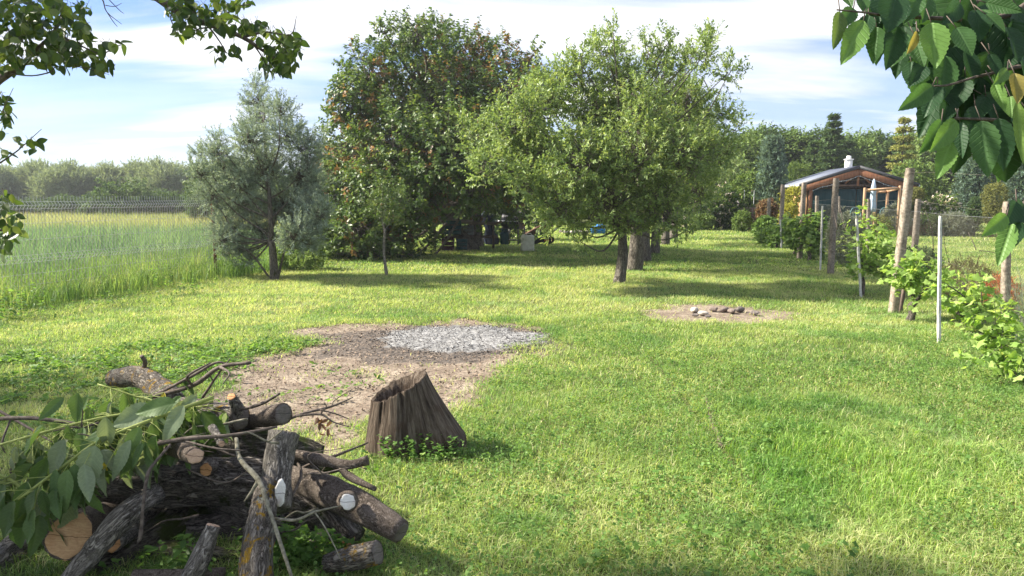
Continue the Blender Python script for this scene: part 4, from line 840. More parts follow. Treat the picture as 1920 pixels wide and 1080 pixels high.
# wooden gate at the lawn end
M['old_board'] = noisy('dark_old_boards', (0.085, 0.062, 0.05), (0.19, 0.145, 0.12), 16, (1, 1, 0.15), 0.9, 0.5, attr='obj')
P0 = at(1408, 431); g = thing('board_gate', P0, 'dark brown gate of upright boards at the lawn end', 'gate')
for k in range(6): mb = MB(); mb.box((-0.38+k*0.145, 0, 0.55), (0.135, 0.03, 1.08+0.03*(k % 2)), rz=0, bev=0.004); mb.build('board', M['old_board'], g)
for zr in (0.3, 0.85): mb = MB(); mb.box((0, 0.035, zr), (0.86, 0.035, 0.09)); mb.build('rail', M['old_board'], g)
for px, lab in ((1389, 'thin pale pole left of the board gate'), (1407, 'thin pale pole in front of the board gate')):
    A_ = at(px, 430); A_[1] -= 0.3; mb = MB(); mb.tube([[0, 0, -0.05], [0.02, 0, 1.95]], [0.016, 0.013], 7); o_ = mb.build('pole', M['wire'], None, smooth=True); o_.location = A_; tag(o_, lab, 'pole', 'poles at the gate')

# ------------------------------------------------------------------ vineyard posts, stakes, wires
def post(name, base, top, w, m, label, group, cat='post', nails=True, tw=0.0):
    b, t_ = np.array(base, float), np.array(top, float); mb = MB(); d = t_-b; n_ = 14
    for k in range(n_): pass
    rs = np.random.RandomState(int(abs(b[0]*100)) % 9999); V = []; s_ = w/2
    sq = np.array([[-1, -0.7], [-0.7, -1], [0.7, -1], [1, -0.7], [1, 0.7], [0.7, 1], [-0.7, 1], [-1, 0.7]])
    zs = np.concatenate([np.linspace(-0.04, 0.97, n_), [1.0]])
    for q, z_ in enumerate(zs):
        k_ = s_*(1.0-0.12*z_)*(1+rs.uniform(-0.035, 0.035)); k_ = k_*0.86 if q == n_ else k_
        pp_ = sq*k_+rs.randn(8, 2)*0.002; c = d*z_; V.append(np.hstack([pp_+c[:2], np.full((8, 1), c[2])]))
    V = np.concatenate(V); i = np.arange(n_)[:, None]*8; j = np.arange(8)[None]; j2 = (j+1) % 8
    Fq = np.stack([i+j, i+j2, i+8+j2, i+8+j], -1).reshape(-1, 4); mb.add(V, Fq)
    mb.add(V[-8:], [[0, 1, 2, 3], [0, 3, 4, 7], [4, 5, 6, 7]])
    o_ = mb.build(name, m, None); o_.location = b; return tag(o_, label, cat, group)
VG = 'concrete posts of the vine row'
vp = [((1675, 586), (1707, 315), 0.115, 'concrete_pale', 'tall pale concrete post leaning right, nearest of the vine row'),
      ((1557, 513), (1568, 334), 0.115, 'concrete', 'upright dark concrete post second along the vine row'),
      ((1499, 485), (1508, 342), 0.12, 'concrete', 'third concrete vine post in front of the cabin corner'),
      ((1463, 462), (1468, 346), 0.13, 'concrete', 'fourth concrete vine post left of the cabin'),
      ((1439, 450), (1442, 372), 0.12, 'concrete', 'farthest short concrete vine post near the gate')]
tops_ = []
for (b, t_, w, m, lab) in vp:
    B_ = at(*b); T_ = atd(t_[0], t_[1], B_[1]+0.02); post('vine_post', B_, T_, w, M[m], lab, VG); tops_.append((B_, T_))
b = at(1687, 584); post('wooden_prop', b, b+np.array([0.10, 0.05, 0.55]), 0.05, M['old_board'], 'short wooden prop at the foot of the leaning vine post', None, 'prop')
fp = [((1884, 602), (1889, 378), 0.095, 'concrete_pale', 'rough brown fence post at the right picture edge'), ((1711, 512), (1722, 373), 0.11, 'concrete', 'brown fence post behind the leaning vine post'),
      ((1627, 467), (1629, 373), 0.11, 'concrete', 'third fence post in front of the parasol'), ((1531, 440), (1532, 367), 0.14, 'concrete', 'short fence post before the cabin blind'), ((1573, 450), (1574, 368), 0.06, 'concrete', 'thin fence post between cabin blind and frame'), ((1474, 430), (1475, 372), 0.13, 'concrete', 'farthest fence post beside the yellow bush')]
for (b, t_, w, m, lab) in fp:
    B_ = at(*b); T_ = atd(t_[0], t_[1], B_[1]); post('fence_post', B_, T_, w, M[m], lab, 'posts of the right wire fence')
for (b, t_, lab) in [((1760, 644), (1763, 405), 'white painted stake in front of the row, nearest one'), ((1614, 556), (1606, 410), 'white stake among the bright vine leaves, second nearest'), ((1538, 506), (1542, 386), 'white stake left of the second concrete post'), ((1465, 466), (1463, 411), 'small white stake at the far end of the vines')]:
    B_ = at(*b); T_ = atd(t_[0], t_[1], B_[1]); post('white_stake', B_, T_, 0.034 if b[0] > 1700 else 0.036, M['white_stake'], lab, 'white stakes along the vine row', 'stake')
# wires from post to post
for hgt in (0.45, 0.78, 0.97):
    mb = MB(); pts = []
    for q, (B_, T_) in enumerate(tops_):
        p_ = B_+(T_-B_)*hgt; 
        if q: mid = (pts[-1]+p_)/2; mid[2] -= 0.03; pts.append(mid)
        pts.append(p_)
    pts.insert(0, pts[0]+(pts[0]-pts[1])*1.0+np.array([0, 0, -0.15*hgt])); mb.tube(pts, [0.0016], 4, sub=3)
    tag(mb.build('trellis_wire', M['wire_rusty'], None), ['lowest trellis wire strung along the vine row', 'middle trellis wire strung along the vine row', 'top trellis wire between the concrete post heads'][[0.45, 0.78, 0.97].index(hgt)], 'wire', 'trellis wires')
# chain-link mesh: straight crossing wires that meet in diamonds
def chain(x_of, Y0, Y1, H, cell, r, z0=0.02):
    A_ = np.array([x_of(Y0), Y0]); B_ = np.array([x_of(Y1), Y1]); Ln = np.linalg.norm(B_-A_); u = (B_-A_)/Ln; segs0, segs1 = [], []
    for s_ in (1, -1):
        c = np.arange(-H, Ln+H, cell)
        for q in c:
            a0, a1 = q, q+s_*H; z_a, z_b = 0.0, H
            if a0 < 0 and a1 < 0 or a0 > Ln and a1 > Ln: continue
            f = lambda v: (v-a0)/(a1-a0)
            lo, hi = (0.0, 1.0)
            for bd in (0, Ln):
                w_ = f(bd)
                if 0 < w_ < 1:
                    if (a0 < bd) == (bd == 0): lo = max(lo, w_)
                    else: hi = min(hi, w_)
            if hi <= lo: continue
            for k in range(6):
                g0, g1 = lo+(hi-lo)*k/6, lo+(hi-lo)*(k+1)/6
                pt = lambda g_: np.array([*(A_+u*(a0+(a1-a0)*g_)+np.array([-u[1], u[0]])*0.012*math.sin((a0+(a1-a0)*g_)*2.1+g_*3)), z0+H*g_])
                segs0.append(pt(g0)); segs1.append(pt(g1))
    return sticks(np.array(segs0), np.array(segs1), r, r)
cf = thing('chain_link_fence', (RF(9.6), 9.6, 0), 'rusty diamond wire mesh fence along the neighbour garden', 'fence')
V, Fc = chain(RF, 7.8, 16, 1.30, 0.072, 0.0010); V = V-np.array([RF(9.6), 9.6, 0]); mesh_np('wire_mesh', V, Fc, M['wire_rusty'], cf)
V, Fc = chain(RF, 16, 30, 1.30, 0.24, 0.001); V = V-np.array([RF(9.6), 9.6, 0]); mesh_np('wire_mesh', V, Fc, M['wire_rusty'], cf)
mb = MB()
for h_ in (0.1, 1.32): mb.tube([[RF(Y)-RF(9.6), Y-9.6, h_+0.01*math.sin(Y*2)] for Y in np.linspace(7.8, 34, 14)], [0.0022], 4)
mb.build('line_wire', M['wire'], cf)
mb = MB(); rs_ = np.random.RandomState(3)                           # twining dry stems on the mesh
st_ = [((1750, 470), (1735, 395)), ((1793, 520), (1768, 430)), ((1830, 468), (1815, 435)), ((1836, 470), (1880, 480)), ((1570, 430), (1560, 385)), ((1590, 440), (1575, 388))]
for (a_, b_) in st_:
    Yp = 12.5; A_ = atd(*a_, Yp); B_ = atd(*b_, Yp+0.2); mb.tube([A_-[RF(9.6), 9.6, 0], (A_+B_)/2+rs_.randn(3)*0.03-[RF(9.6), 9.6, 0], B_-[RF(9.6), 9.6, 0]], [0.008, 0.004], 5, sub=3)
mb.build('dry_stem', M['twig'], cf)

# left fences: chain-link in front, welded mesh panels with folds behind
lf = thing('chain_link_fence', (FEN(12), 12, 0), 'dull diamond wire mesh in front of the welded panels at the left', 'fence')
V, Fc = chain(FEN, 7.5, 15.3, 1.42, 0.085, 0.0019); mesh_np('wire_mesh', V-np.array([FEN(12), 12, 0]), Fc, M['wire_brown'], lf)
pf = thing('welded_mesh_fence', (FEN(12)-0.12, 12.1, 0), 'pale welded wire panel fence with two folded ribs facing the reeds', 'fence')
nrmF = nrm(np.array([-1, 0.31, 0])); segs0, segs1 = [], []
prof = [(0, 0.05), (0, 0.60), (0.05, 0.655), (0, 0.71), (0, 1.42), (0.05, 1.475), (0, 1.53), (0, 1.62)]
for Y in np.arange(7.5, 15.25, 0.058):
    b_ = np.array([FEN(Y), Y, 0])
    for (o0, z0), (o1, z1) in zip(prof[:-1], prof[1:]): segs0.append(b_+nrmF*(0.15-o0)+[0, 0, z0]); segs1.append(b_+nrmF*(0.15-o1)+[0, 0, z1])
V, Fc = sticks(np.array(segs0), np.array(segs1), 0.0034, 0.0034); org = np.array([FEN(12)-0.12, 12.1, 0]); mesh_np('upright_wires', V-org, Fc, M['wire_pale'], pf)
mb = MB()
for z_, o_ in ((0.08, 0), (0.25, 0), (0.42, 0), (0.60, 0), (0.655, 0.05), (0.71, 0), (0.95, 0), (1.2, 0), (1.42, 0), (1.475, 0.05), (1.53, 0)):
    mb.tube([np.array([FEN(Y), Y, z_])+nrmF*(0.145-o_)-org for Y in (7.5, 15.25)], [0.0028], 4)
mb.build('cross_wires', M['wire_pale'], pf)
for px_, Yb, lab in ((403, 15.35, 'rusty iron fence post between the left fence and the buckthorn'),):
    b = np.array([FEN(15.4)+0.02, 15.35, 0]); b[0] = atd(402, 450, 15.35)[0]
    mb = MB(); mb.box((0, 0, 0.82), (0.05, 0.05, 1.68), bev=0.006)
    mb.box((0, -0.03, 0.4), (0.07, 0.012, 0.03)); mb.box((0, -0.03, 1.2), (0.07, 0.012, 0.03))
    o_ = mb.build('iron_post', M['rust'], None); o_.location = b; tag(o_, lab, 'post')

# ------------------------------------------------------------------ vines
def lobed():
    a = [-2.85, -2.4, -2.05, -1.75, -1.35, -1.05, -0.72, -0.35, 0, 0.35, 0.72, 1.05, 1.35, 1.75, 2.05, 2.4, 2.85]
    r = [0.42, 0.50, 0.40, 0.34, 0.60, 0.46, 0.40, 0.52, 0.78, 0.52, 0.40, 0.46, 0.60, 0.34, 0.40, 0.50, 0.42]
    V = [[0, 0.1, 0]]+[[0.85*q*math.sin(t_), 0.32+0.75*q*math.cos(t_), 0.06*math.cos(3*t_)-0.10*q*q] for t_, q in zip(a, r)]
    n = len(a); return np.array(V), np.array([[0, i+2, i+1] for i in range(n-1)])
VL = lobed()
VIN = [(0, (0.12, 0.21, 0.05)), (0.35, (0.21, 0.33, 0.075)), (0.7, (0.34, 0.47, 0.14)), (1, (0.52, 0.60, 0.26))]
VIN2 = [(0, (0.09, 0.16, 0.05)), (0.4, (0.17, 0.27, 0.08)), (0.8, (0.23, 0.34, 0.10)), (1, (0.36, 0.45, 0.16))]
def vine(base, head, spec, label, shoots, per=7, ln=0.115, cols=VIN, rt=0.045, Y=None, sp=0.25):
    B_ = at(*base); Y = Y or B_[1]; H_ = atd(head[0], head[1], Y); t_ = thing('grape_vine', B_, label, 'vine', 'grape vines in the row')
    cl = [(c-B_, r_) for c, r_ in pxclumps(spec, Y, sp, int(base[0]))]
    V, Fc, C, sh = crown(cl, shoots, per, 0.20, ln, ln, cols, tpl=VL, up=0.35, shell=0.1, spread=0.9, droop=0.45, follow=0.35)
    mesh_np('leaves', V, Fc, M['leaf_thin'], t_, col=C)
    mb = MB(); hb = H_-B_; mb.tube([[0, 0, -0.05], hb*0.4+[0.02, 0, 0], hb*0.75+[-0.03, 0, 0.0], hb], [rt*1.2, rt, rt*1.1, rt*0.9], 9, 0.3, 5, sub=5, amp2=0.2)
    for c, _ in cl: mb.tube([hb, (hb+c)/2+R.randn(3)*0.05, c], [rt*0.4, rt*0.2, rt*0.12], 5, sub=3)
    P, d, Ls, k = sh; Vq, Fq = sticks(P, P+d*Ls[:, None], 0.004, 0.002); mb.add(Vq, Fq, Vq)
    mb.build('trunk', M['bark_dark'], t_, smooth=True); return t_
vine((1878, 706), (1888, 655), [(1862, 615, 26), (1880, 640, 28), (1850, 660, 24), (1870, 685, 20), (1888, 600, 14)], 'nearest grape vine at the lower right with a black knotted stem', 44, 6, 0.10)
vine((1790, 590), (1830, 575), [(1790, 555, 26), (1825, 565, 28), (1800, 585, 22), (1850, 590, 26), (1770, 530, 20), (1775, 560, 18), (1840, 545, 16)], 'sprawling bright vine behind the nearest white stake', 60, 6, 0.10, Y=8.6)
vine((1702, 603), (1716, 565), [(1722, 530, 26), (1705, 545, 20), (1745, 515, 26), (1765, 530, 18), (1690, 505, 22), (1715, 505, 22)], 'grape vine with a leaning dark trunk by the leaning post', 80, 6, 0.105)
vine((1616, 552), (1618, 500), [(1612, 500, 16), (1645, 490, 26), (1628, 455, 24), (1668, 480, 24), (1612, 430, 14), (1606, 405, 9), (1648, 450, 22), (1682, 500, 15), (1600, 488, 9), (1660, 515, 18)], 'brightest leafy vine around the second white stake', 120, 6, 0.105, rt=0.03)
vine((1516, 488), (1518, 465), [(1518, 450, 20), (1534, 440, 15), (1510, 425, 18), (1528, 470, 16), (1520, 410, 10), (1536, 415, 9)], 'darker green vine between second and third concrete posts', 150, 7, 0.13, VIN2)
vine((1487, 476), (1503, 452), [(1490, 445, 20), (1485, 425, 16), (1505, 440, 16)], 'slanting dark vine beside the third concrete post', 90, 7, 0.14, VIN2, Y=20)
vine((1455, 464), (1460, 445), [(1462, 440, 14), (1450, 455, 10), (1470, 428, 10)], 'small vine at the foot of the fourth concrete post', 70, 7, 0.15, VIN2)
ball('bush', 'round green bush at the far end of the vine row', 1434, 428, 27, (0.36, 0.3, 0.34), VIN2, 450, ln=0.09, wd=0.06)
ball('bush', 'low clipped bush just before the far vine row end', 1441, 446, 25.5, (0.34, 0.3, 0.24), VIN2, 400, ln=0.08, wd=0.05, stem=False)
ball('bush', 'dark grey bush between second concrete post and bright vine', 1583, 448, 17.2, (0.34, 0.3, 0.55), GRY, 900, ln=0.08, wd=0.015, stem=False)

# ------------------------------------------------------------------ things under the plum tree
def rel(px, py, Y, o): return atd(px, py, Y)-np.asarray(o)
M['black_steel'] = plain('black_painted_steel', (0.020, 0.021, 0.026), 0.32, 0.2, spec=0.5)
M['grey_steel'] = plain('bare_steel', (0.42, 0.42, 0.43), 0.4, 0.2, metal=0.6)
M['canister'] = noisy('cloudy_white_plastic', (0.50, 0.49, 0.40), (0.66, 0.65, 0.56), 9, rough=0.5, bmp=0.1, attr='obj', extra=[((0.34, 0.33, 0.24), 5, 0.55, 0.75)])
M['rubber'] = plain('black_rubber', (0.02, 0.02, 0.022), 0.8)
M['orange'] = plain('orange_plastic', (0.55, 0.16, 0.03), 0.5)
M['rust_tray'] = noisy('brown_rusty_tray', (0.10, 0.055, 0.04), (0.20, 0.115, 0.08), 14, rough=0.8, bmp=0.3, attr='obj')
M['plank'] = noisy('grey_plank', (0.16, 0.13, 0.11), (0.33, 0.28, 0.24), 12, (0.2, 1, 1), 0.9, 0.4, attr='obj')
M['blue_plastic'] = plain('blue_plastic', (0.02, 0.16, 0.42), 0.45, 0.2)
M['teal_plastic'] = plain('teal_plastic', (0.012, 0.07, 0.085), 0.5, 0.2)
M['dark_blue'] = noisy('dark_blue_cloth', (0.012, 0.018, 0.035), (0.03, 0.04, 0.07), 6, rough=0.8, bmp=0.6, dist=0.03, attr='obj')
M['maroon'] = plain('dark_red_plastic', (0.05, 0.010, 0.018), 0.6, 0.2)
M['grey_plastic'] = plain('grey_crate_plastic', (0.15, 0.16, 0.17), 0.6, 0.2)

# drum barbecue
o0 = at(963, 459); q = thing('drum_barbecue', o0, 'black drum barbecue with a raised half round lid beside the plum tree', 'barbecue'); q.rotation_euler = (0, 0, math.radians(-32))
a_ = np.linspace(0, np.pi, 15); r_ = 0.27
def half(mb, sgn, z, x0, x1, th=0.012, tilt=0.0):
    V = []
    for x in (x0, x1):
        for rr in (r_, r_-th):
            V.append(np.stack([np.full(15, x), np.cos(a_)*rr, sgn*np.sin(a_)*rr+z], 1))
    V = np.concatenate(V); k = np.arange(14); f = [np.stack([k, k+1, k+31, k+30], 1), np.stack([k+15, k+45, k+46, k+16], 1)]
    mb.add(V, np.concatenate(f))
    for x in (x0, x1):
        c = np.stack([np.full(15, x), np.cos(a_)*r_, sgn*np.sin(a_)*r_+z], 1); c = np.vstack([c, [[x, 0, z]]]); k = np.arange(14); mb.add(c, np.stack([k, k+1, np.full(14, 15)], 1))
mb = MB(); half(mb, -1, 0.80, -0.33, 0.33); mb.build('bowl', M['black_steel'], q)
mb = MB(); half(mb, 1, 0.83, -0.33, 0.33); mb.tube([[-0.15, -0.27, 0.93], [-0.15, -0.33, 0.95], [0.15, -0.33, 0.95], [0.15, -0.27, 0.93]], [0.012], 6); mb.build('lid', M['black_steel'], q)
mb = MB(); mb.box((0, -0.36, 0.80), (0.66, 0.22, 0.02)); mb.build('front_shelf', M['grey_steel'], q)
mb = MB(); mb.box((-0.47, 0, 0.80), (0.24, 0.4, 0.02)); mb.build('side_shelf', M['grey_steel'], q)
for x in (-0.3, 0.3):
    for y in (-0.2, 0.2): mb = MB(); mb.box((x, y, 0.30), (0.035, 0.035, 0.62)); mb.build('leg', M['black_steel'], q)
mb = MB(); mb.box((0, 0, 0.16), (0.60, 0.40, 0.02)); mb.build('lower_rack', M['black_steel'], q)
mb = MB()
for k in range(9): mb.box((-0.28+k*0.07, -0.2, 0.38), (0.012, 0.008, 0.42))
mb.build('front_grille', M['black_steel'], q)
# gas bottle
o0 = at(946, 459); q = thing('gas_bottle', o0, 'small teal gas bottle left of the drum barbecue', 'gas bottle')
mb = MB(); mb.lathe([(0, 0), (0.12, 0.0), (0.15, 0.05), (0.15, 0.36), (0.12, 0.43), (0.04, 0.46), (0, 0.46)], (0, 0, 0), 20); mb.build('body', M['teal_plastic'], q, smooth=True)
mb = MB(); mb.lathe([(0.09, 0.45), (0.10, 0.45), (0.10, 0.54), (0.09, 0.54)], (0, 0, 0), 16); mb.lathe([(0, 0.52), (0.02, 0.52), (0.025, 0.46)], (0, 0, 0), 8); mb.build('collar', M['teal_plastic'], q, smooth=True)
# canister
o0 = at(989, 471); q = thing('canister', o0, 'cloudy white plastic canister standing on the grass before the barbecue', 'canister'); q.rotation_euler = (0, 0, 0.15)
mb = MB(); V = []
sqr = [(math.copysign(abs(math.cos(t_))**0.35, math.cos(t_)), math.copysign(abs(math.sin(t_))**0.35, math.sin(t_))) for t_ in np.arange(24)/24*2*math.pi+0.02]
for z_, k_ in [(0, 0.80), (0.015, 0.95), (0.04, 1), (0.16, 1), (0.175, 0.965), (0.19, 1), (0.30, 1), (0.315, 0.965), (0.33, 1), (0.42, 1), (0.455, 0.97), (0.475, 0.86), (0.48, 0.3)]:
    V.append([[a*0.195*k_, b*0.14*k_, z_] for a, b in sqr])
V = np.array(V).reshape(-1, 3); i = np.arange(12)[:, None]*24; j = np.arange(24)[None]; j2 = (j+1) % 24; mb.add(V, np.stack([i+j, i+j2, i+24+j2, i+24+j], -1).reshape(-1, 4))
mb.add(np.vstack([V[-24:], [[0, 0, 0.48]]]), [[k, (k+1) % 24, 24] for k in range(24)])
mb.build('body', M['canister'], q, smooth=True)
mb = MB(); mb.lathe([(0.035, 0.475), (0.035, 0.515), (0, 0.517)], (-0.12, 0, 0), 14); mb.build('cap', M['canister'], q, smooth=True)
mb = MB(); mb.tube([[-0.05, 0, 0.475], [-0.03, 0, 0.52], [0.10, 0, 0.52], [0.13, 0, 0.475]], [0.014], 7, sub=3); mb.build('handle', M['canister'], q, smooth=True)
# wheelbarrow tipped on its nose
o0 = at(1018, 459); q = thing('wheelbarrow', o0, 'tipped wheelbarrow with a brown tray and orange wheels right of the canister', 'wheelbarrow')
Yw = o0[1]
def quad_tray():
    mb = MB(); A_, B_ = rel(990, 446, Yw, o0), rel(1031, 424, Yw, o0); d = nrm(B_-A_); n_ = np.array([-d[2], 0, d[0]])
    b0, b1 = A_+n_*0.0, B_; dep = 0.56
    for (k0, k1, y0, y1, lift) in ((0, 1, 0, dep, 0),):
        P_ = [b0, b1, b1+[0, dep, 0], b0+[0, dep, 0]]; Q_ = [p_+n_*0.02 for p_ in P_]; mb.add(P_+Q_, [[0, 1, 2, 3], [7, 6, 5, 4], [0, 4, 5, 1], [1, 5, 6, 2], [2, 6, 7, 3], [3, 7, 4, 0]])
    for y in (0, dep):
        P_ = [b0+[0, y, 0], b1+[0, y, 0], b1+n_*0.16+d*0.1+[0, y+(0.05 if y else -0.05), 0], b0+n_*0.16-d*0.05+[0, y+(0.05 if y else -0.05), 0]]; Q_ = [p_+np.array([0, 0.012, 0]) for p_ in P_]
        mb.add(P_+Q_, [[0, 1, 2, 3], [7, 6, 5, 4], [0, 4, 5, 1], [1, 5, 6, 2], [2, 6, 7, 3], [3, 7, 4, 0]])
    return mb
quad_tray().build('tray', M['rust_tray'], q)
for (dx_, dy_) in ((0.13, -0.02), (0.26, 0.50)):
    mb = MB(); a = np.arange(21)/20*2*np.pi; mb.tube([[dx_+math.cos(t_)*0.115, dy_, 0.15+math.sin(t_)*0.115] for t_ in a], [0.036], 8, cap=False); ty = mb.build('wheel', M['rubber'], q, smooth=True)
    mb = MB(); mb.tube([[dx_+math.cos(t_)*0.085, dy_-0.01, 0.15+math.sin(t_)*0.085] for t_ in a], [0.014], 6, cap=False)
    for k in range(6): mb.tube([[dx_, dy_-0.012, 0.15], [dx_+math.cos(k*1.047)*0.085, dy_-0.012, 0.15+math.sin(k*1.047)*0.085]], [0.012], 5)
    mb.lathe([(0, 0.03), (0.03, 0.03), (0.03, -0.03), (0, -0.03)], (dx_, dy_, 0.15), 10, rx=1.57); mb.build('rim', M['orange'], ty)
for y in (0.02, 0.5): mb = MB(); mb.tube([[0.02, y, 0.12], [0.20, y, 0.30], [0.50, y, 0.56], [0.62, y, 0.62]], [0.016], 6, sub=3); mb.build('handle', M['black_steel'], q, smooth=True)
mb = MB(); mb.tube([[-0.30, 0.25, 0.03], [-0.05, 0.25, 0.16], [0.2, 0.25, 0.15]], [0.06, 0.09, 0.05], 8, sub=3); mb.build('frame', M['black_steel'], q, smooth=True)
# tub, crates, chair, bench
o0 = at(1121, 438); q = thing('blue_tub', o0, 'bright blue plastic tub on the grass left of the apple trunks', 'tub')
mb = MB(); mb.box((0, 0, 0.16), (0.62, 0.5, 0.32), bev=0.05); mb.build('body', M['blue_plastic'], q)
mb = MB(); mb.box((0.12, 0, 0.36), (0.36, 0.4, 0.10), bev=0.04); mb.tube([[-0.29, -0.26, 0.22], [0, -0.27, 0.14], [0.29, -0.26, 0.22]], [0.012], 6, sub=3); mb.build('lid', M['blue_plastic'], q)
rs_ = np.random.RandomState(9)
def stone(name, p_, s_, m, label, group, cat='stone', seed=1, parent=None):
    rs = np.random.RandomState(seed); n_ = 14; mb = MB(); th = np.linspace(0, np.pi, 9); ph = np.arange(n_)/n_*2*np.pi
    V = np.array([[math.sin(a)*math.cos(b), math.sin(a)*math.sin(b), math.cos(a)] for a in th for b in ph])
    for _ in range(9):                                            # cut random facets
        d = nrm(rs.randn(3)); k = 0.62+0.25*rs.rand(); dt = V@d; V = V-np.maximum(dt-k, 0)[:, None]*d
    V *= (1+0.10*(fbm(V[:, 0]*3+seed, V[:, 1]*3+V[:, 2]*2, seed)-0.5))[:, None]
    V = rot(V*np.asarray(s_), 0, 0, rs.rand()*3 if parent is None else 0); i = np.arange(8)[:, None]*n_; j = np.arange(n_)[None]; j2 = (j+1) % n_
    mb.add(V, np.stack([i+j, i+n_+j, i+n_+j2, i+j2], -1).reshape(-1, 4)); o_ = mb.build(name, m, None); o_.location = p_
    return tag(o_, label, cat, group)
M['stone_pale'] = noisy('pale_pit_stone', (0.32, 0.28, 0.23), (0.56, 0.51, 0.44), 20, rough=0.9, bmp=0.6, attr='obj')
M['stone_brown'] = noisy('brown_pit_stone', (0.12, 0.095, 0.08), (0.27, 0.22, 0.19), 22, rough=0.9, bmp=0.6, attr='obj')
M['stone_dark'] = noisy('sooty_pit_stone', (0.06, 0.05, 0.045), (0.22, 0.19, 0.17), 18, rough=0.9, bmp=0.6, attr='obj')
for k, px in enumerate(range(1052, 1108, 7)): stone('rubble_stone', at(px, 437+rs_.rand()*2)+[0, rs_.rand()*0.3, 0.05], (0.14, 0.1, 0.09), M['stone_pale' if k % 2 else 'stone_dark'], 'rubble stone in the low row left of the blue tub', 'rubble stones', seed=30+k)
o0 = at(868, 459); bq = thing('workbench', o0, 'plank bench in deep shade between the two plum trunks', 'bench')
for (x0, x1, yy, Y_) in ((805, 885, 414, 23.0), (842, 930, 418, 23.4)):
    mb = MB(); A_, B_ = rel(x0, yy-3, Y_, o0), rel(x1, yy+2, Y_, o0); mb.tube([A_, B_], [0.045, 0.045], 4); mb.box((A_+B_)/2+[0, 0.25, 0.0], (np.linalg.norm(B_-A_), 0.35, 0.035)); mb.build('plank', M['plank'], bq)
for px in (815, 878, 925): 
    b_ = rel(px, 430, 23.3, o0); mb = MB(); mb.box((b_[0], b_[1], 0.36), (0.07, 0.07, 0.74)); mb.build('leg', M['old_board'], bq)
mb = MB(); P_ = rel(895, 440, 23.3, o0); mb.box((P_[0]-0.3, P_[1]+0.1, 0.36), (1.9, 0.03, 0.09)); mb.build('shelf', M['old_board'], bq)
def crate(px, py_b, Y, w, d, h, m, label, slats=True, z=None):
    P_ = atd(px, py_b, Y); P_[2] = P_[2] if z is None else z; q = thing('crate', P_, label, 'crate', 'crates under the plum tree')
    mb = MB(); t_ = 0.02
    for (cx, cy, sx, sy) in ((0, -d/2, w, t_), (0, d/2, w, t_)):
        for k in range(3): mb.box((cx, cy, h*(0.17+0.33*k)), (sx, sy, h*0.25), bev=0.004)
    for (cx, cy, sx, sy) in ((-w/2+t_/2, 0, t_, d-t_-0.006), (w/2-t_/2, 0, t_, d-t_-0.006)):
        for k in range(3): mb.box((cx, cy, h*(0.17+0.33*k)), (sx, sy, h*0.25), bev=0.004)
    for (a, b) in ((-1, -1), (-1, 1), (1, -1), (1, 1)): mb.box((a*(w/2-0.02), b*(d/2-0.028), h/2), (0.03, 0.03, h-0.01))
    mb.box((0, 0, 0.012), (w-0.05, d-0.05, 0.012)); mb.build('walls', m, q); return q
crate(850, 459, 23.0, 0.5, 0.36, 0.45, M['teal_plastic'], 'teal crate in the dark left of the leaning trunk', z=0.45)
crate(866, 459, 22.6, 0.32, 0.3, 0.34, M['teal_plastic'], 'small blue crate low between the plum trunks', z=0.0)
crate(840, 459, 22.4, 0.36, 0.3, 0.42, M['maroon'], 'dark red crate on the ground left of the leaning trunk', z=0.0)
crate(876, 459, 23.3, 0.4, 0.32, 0.3, M['grey_plastic'], 'grey crate under the plank beside the upright trunk', z=0.42)
o0 = at(917, 459); q = thing('draped_chair', o0, 'tall garden chair draped in dark blue right of the plum trunk', 'chair')
mb = MB(); V = []; N_ = 10
for k, z_ in enumerate(np.linspace(0.02, 1.12, 12)):
    wv = 0.22+0.05*math.sin(z_*9)-0.05*z_; ox = 0.10-0.16*z_
    for a in np.arange(16)/16*2*np.pi: V.append([ox+math.cos(a)*wv*(1+0.08*math.sin(5*a+z_*6)), math.sin(a)*0.16*(1.2-0.5*z_), z_])
V = np.array(V+[[0.10-0.16*1.14, 0, 1.15]]); i = np.arange(11)[:, None]*16; j = np.arange(16)[None]; j2 = (j+1) % 16; mb.add(V, np.stack([i+j, i+j2, i+16+j2, i+16+j], -1).reshape(-1, 4)); mb.F3.append(np.array([[176+k, 176+(k+1) % 16, 192] for k in range(16)]))
mb.build('cover', M['dark_blue'], q, smooth=True)
for x in (-0.15, 0.2): mb = MB(); mb.tube([[x, -0.16, 0], [x-0.05, -0.1, 0.3]], [0.015], 6); mb.build('leg', M['black_steel'], q)
# ivy-like growth behind the barbecue
ball('bush', 'leafy bush with pale flowers behind the barbecue', 950, 395, 28, (1.0, 0.7, 0.9), PLM, 900, ln=0.11, wd=0.06, white=0.06, extra=[(np.array([-0.9, 0, 0.6]), np.array([0.8, 0.6, 0.7])), (np.array([0.9, 0.3, 0.7]), np.array([0.9, 0.6, 0.8]))])
ball('bush', 'dark thicket behind the plank bench', 830, 400, 26.5, (1.3, 0.6, 1.0), CON, 1500, ln=0.11, wd=0.06, extra=[(np.array([-1.6, 0, 0.8]), np.array([1.3, 0.6, 1.0])), (np.array([-3.0, -0.8, 0.7]), np.array([1.2, 0.7, 0.9])), (np.array([1.3, 0.4, 0.7]), np.array([1.0, 0.6, 0.9]))])
ball('bush', 'leafy dark undergrowth between buckthorn and plum tree', 640, 440, 19.5, (0.9, 0.7, 0.75), PLM, 1300, ln=0.09, wd=0.055, extra=[(np.array([-0.9, 0, 0.55]), np.array([0.7, 0.6, 0.5])), (np.array([0.9, 0.4, 0.5]), np.array([0.9, 0.6, 0.5])), (np.array([1.7, 0.8, 0.6]), np.array([0.8, 0.6, 0.6]))])
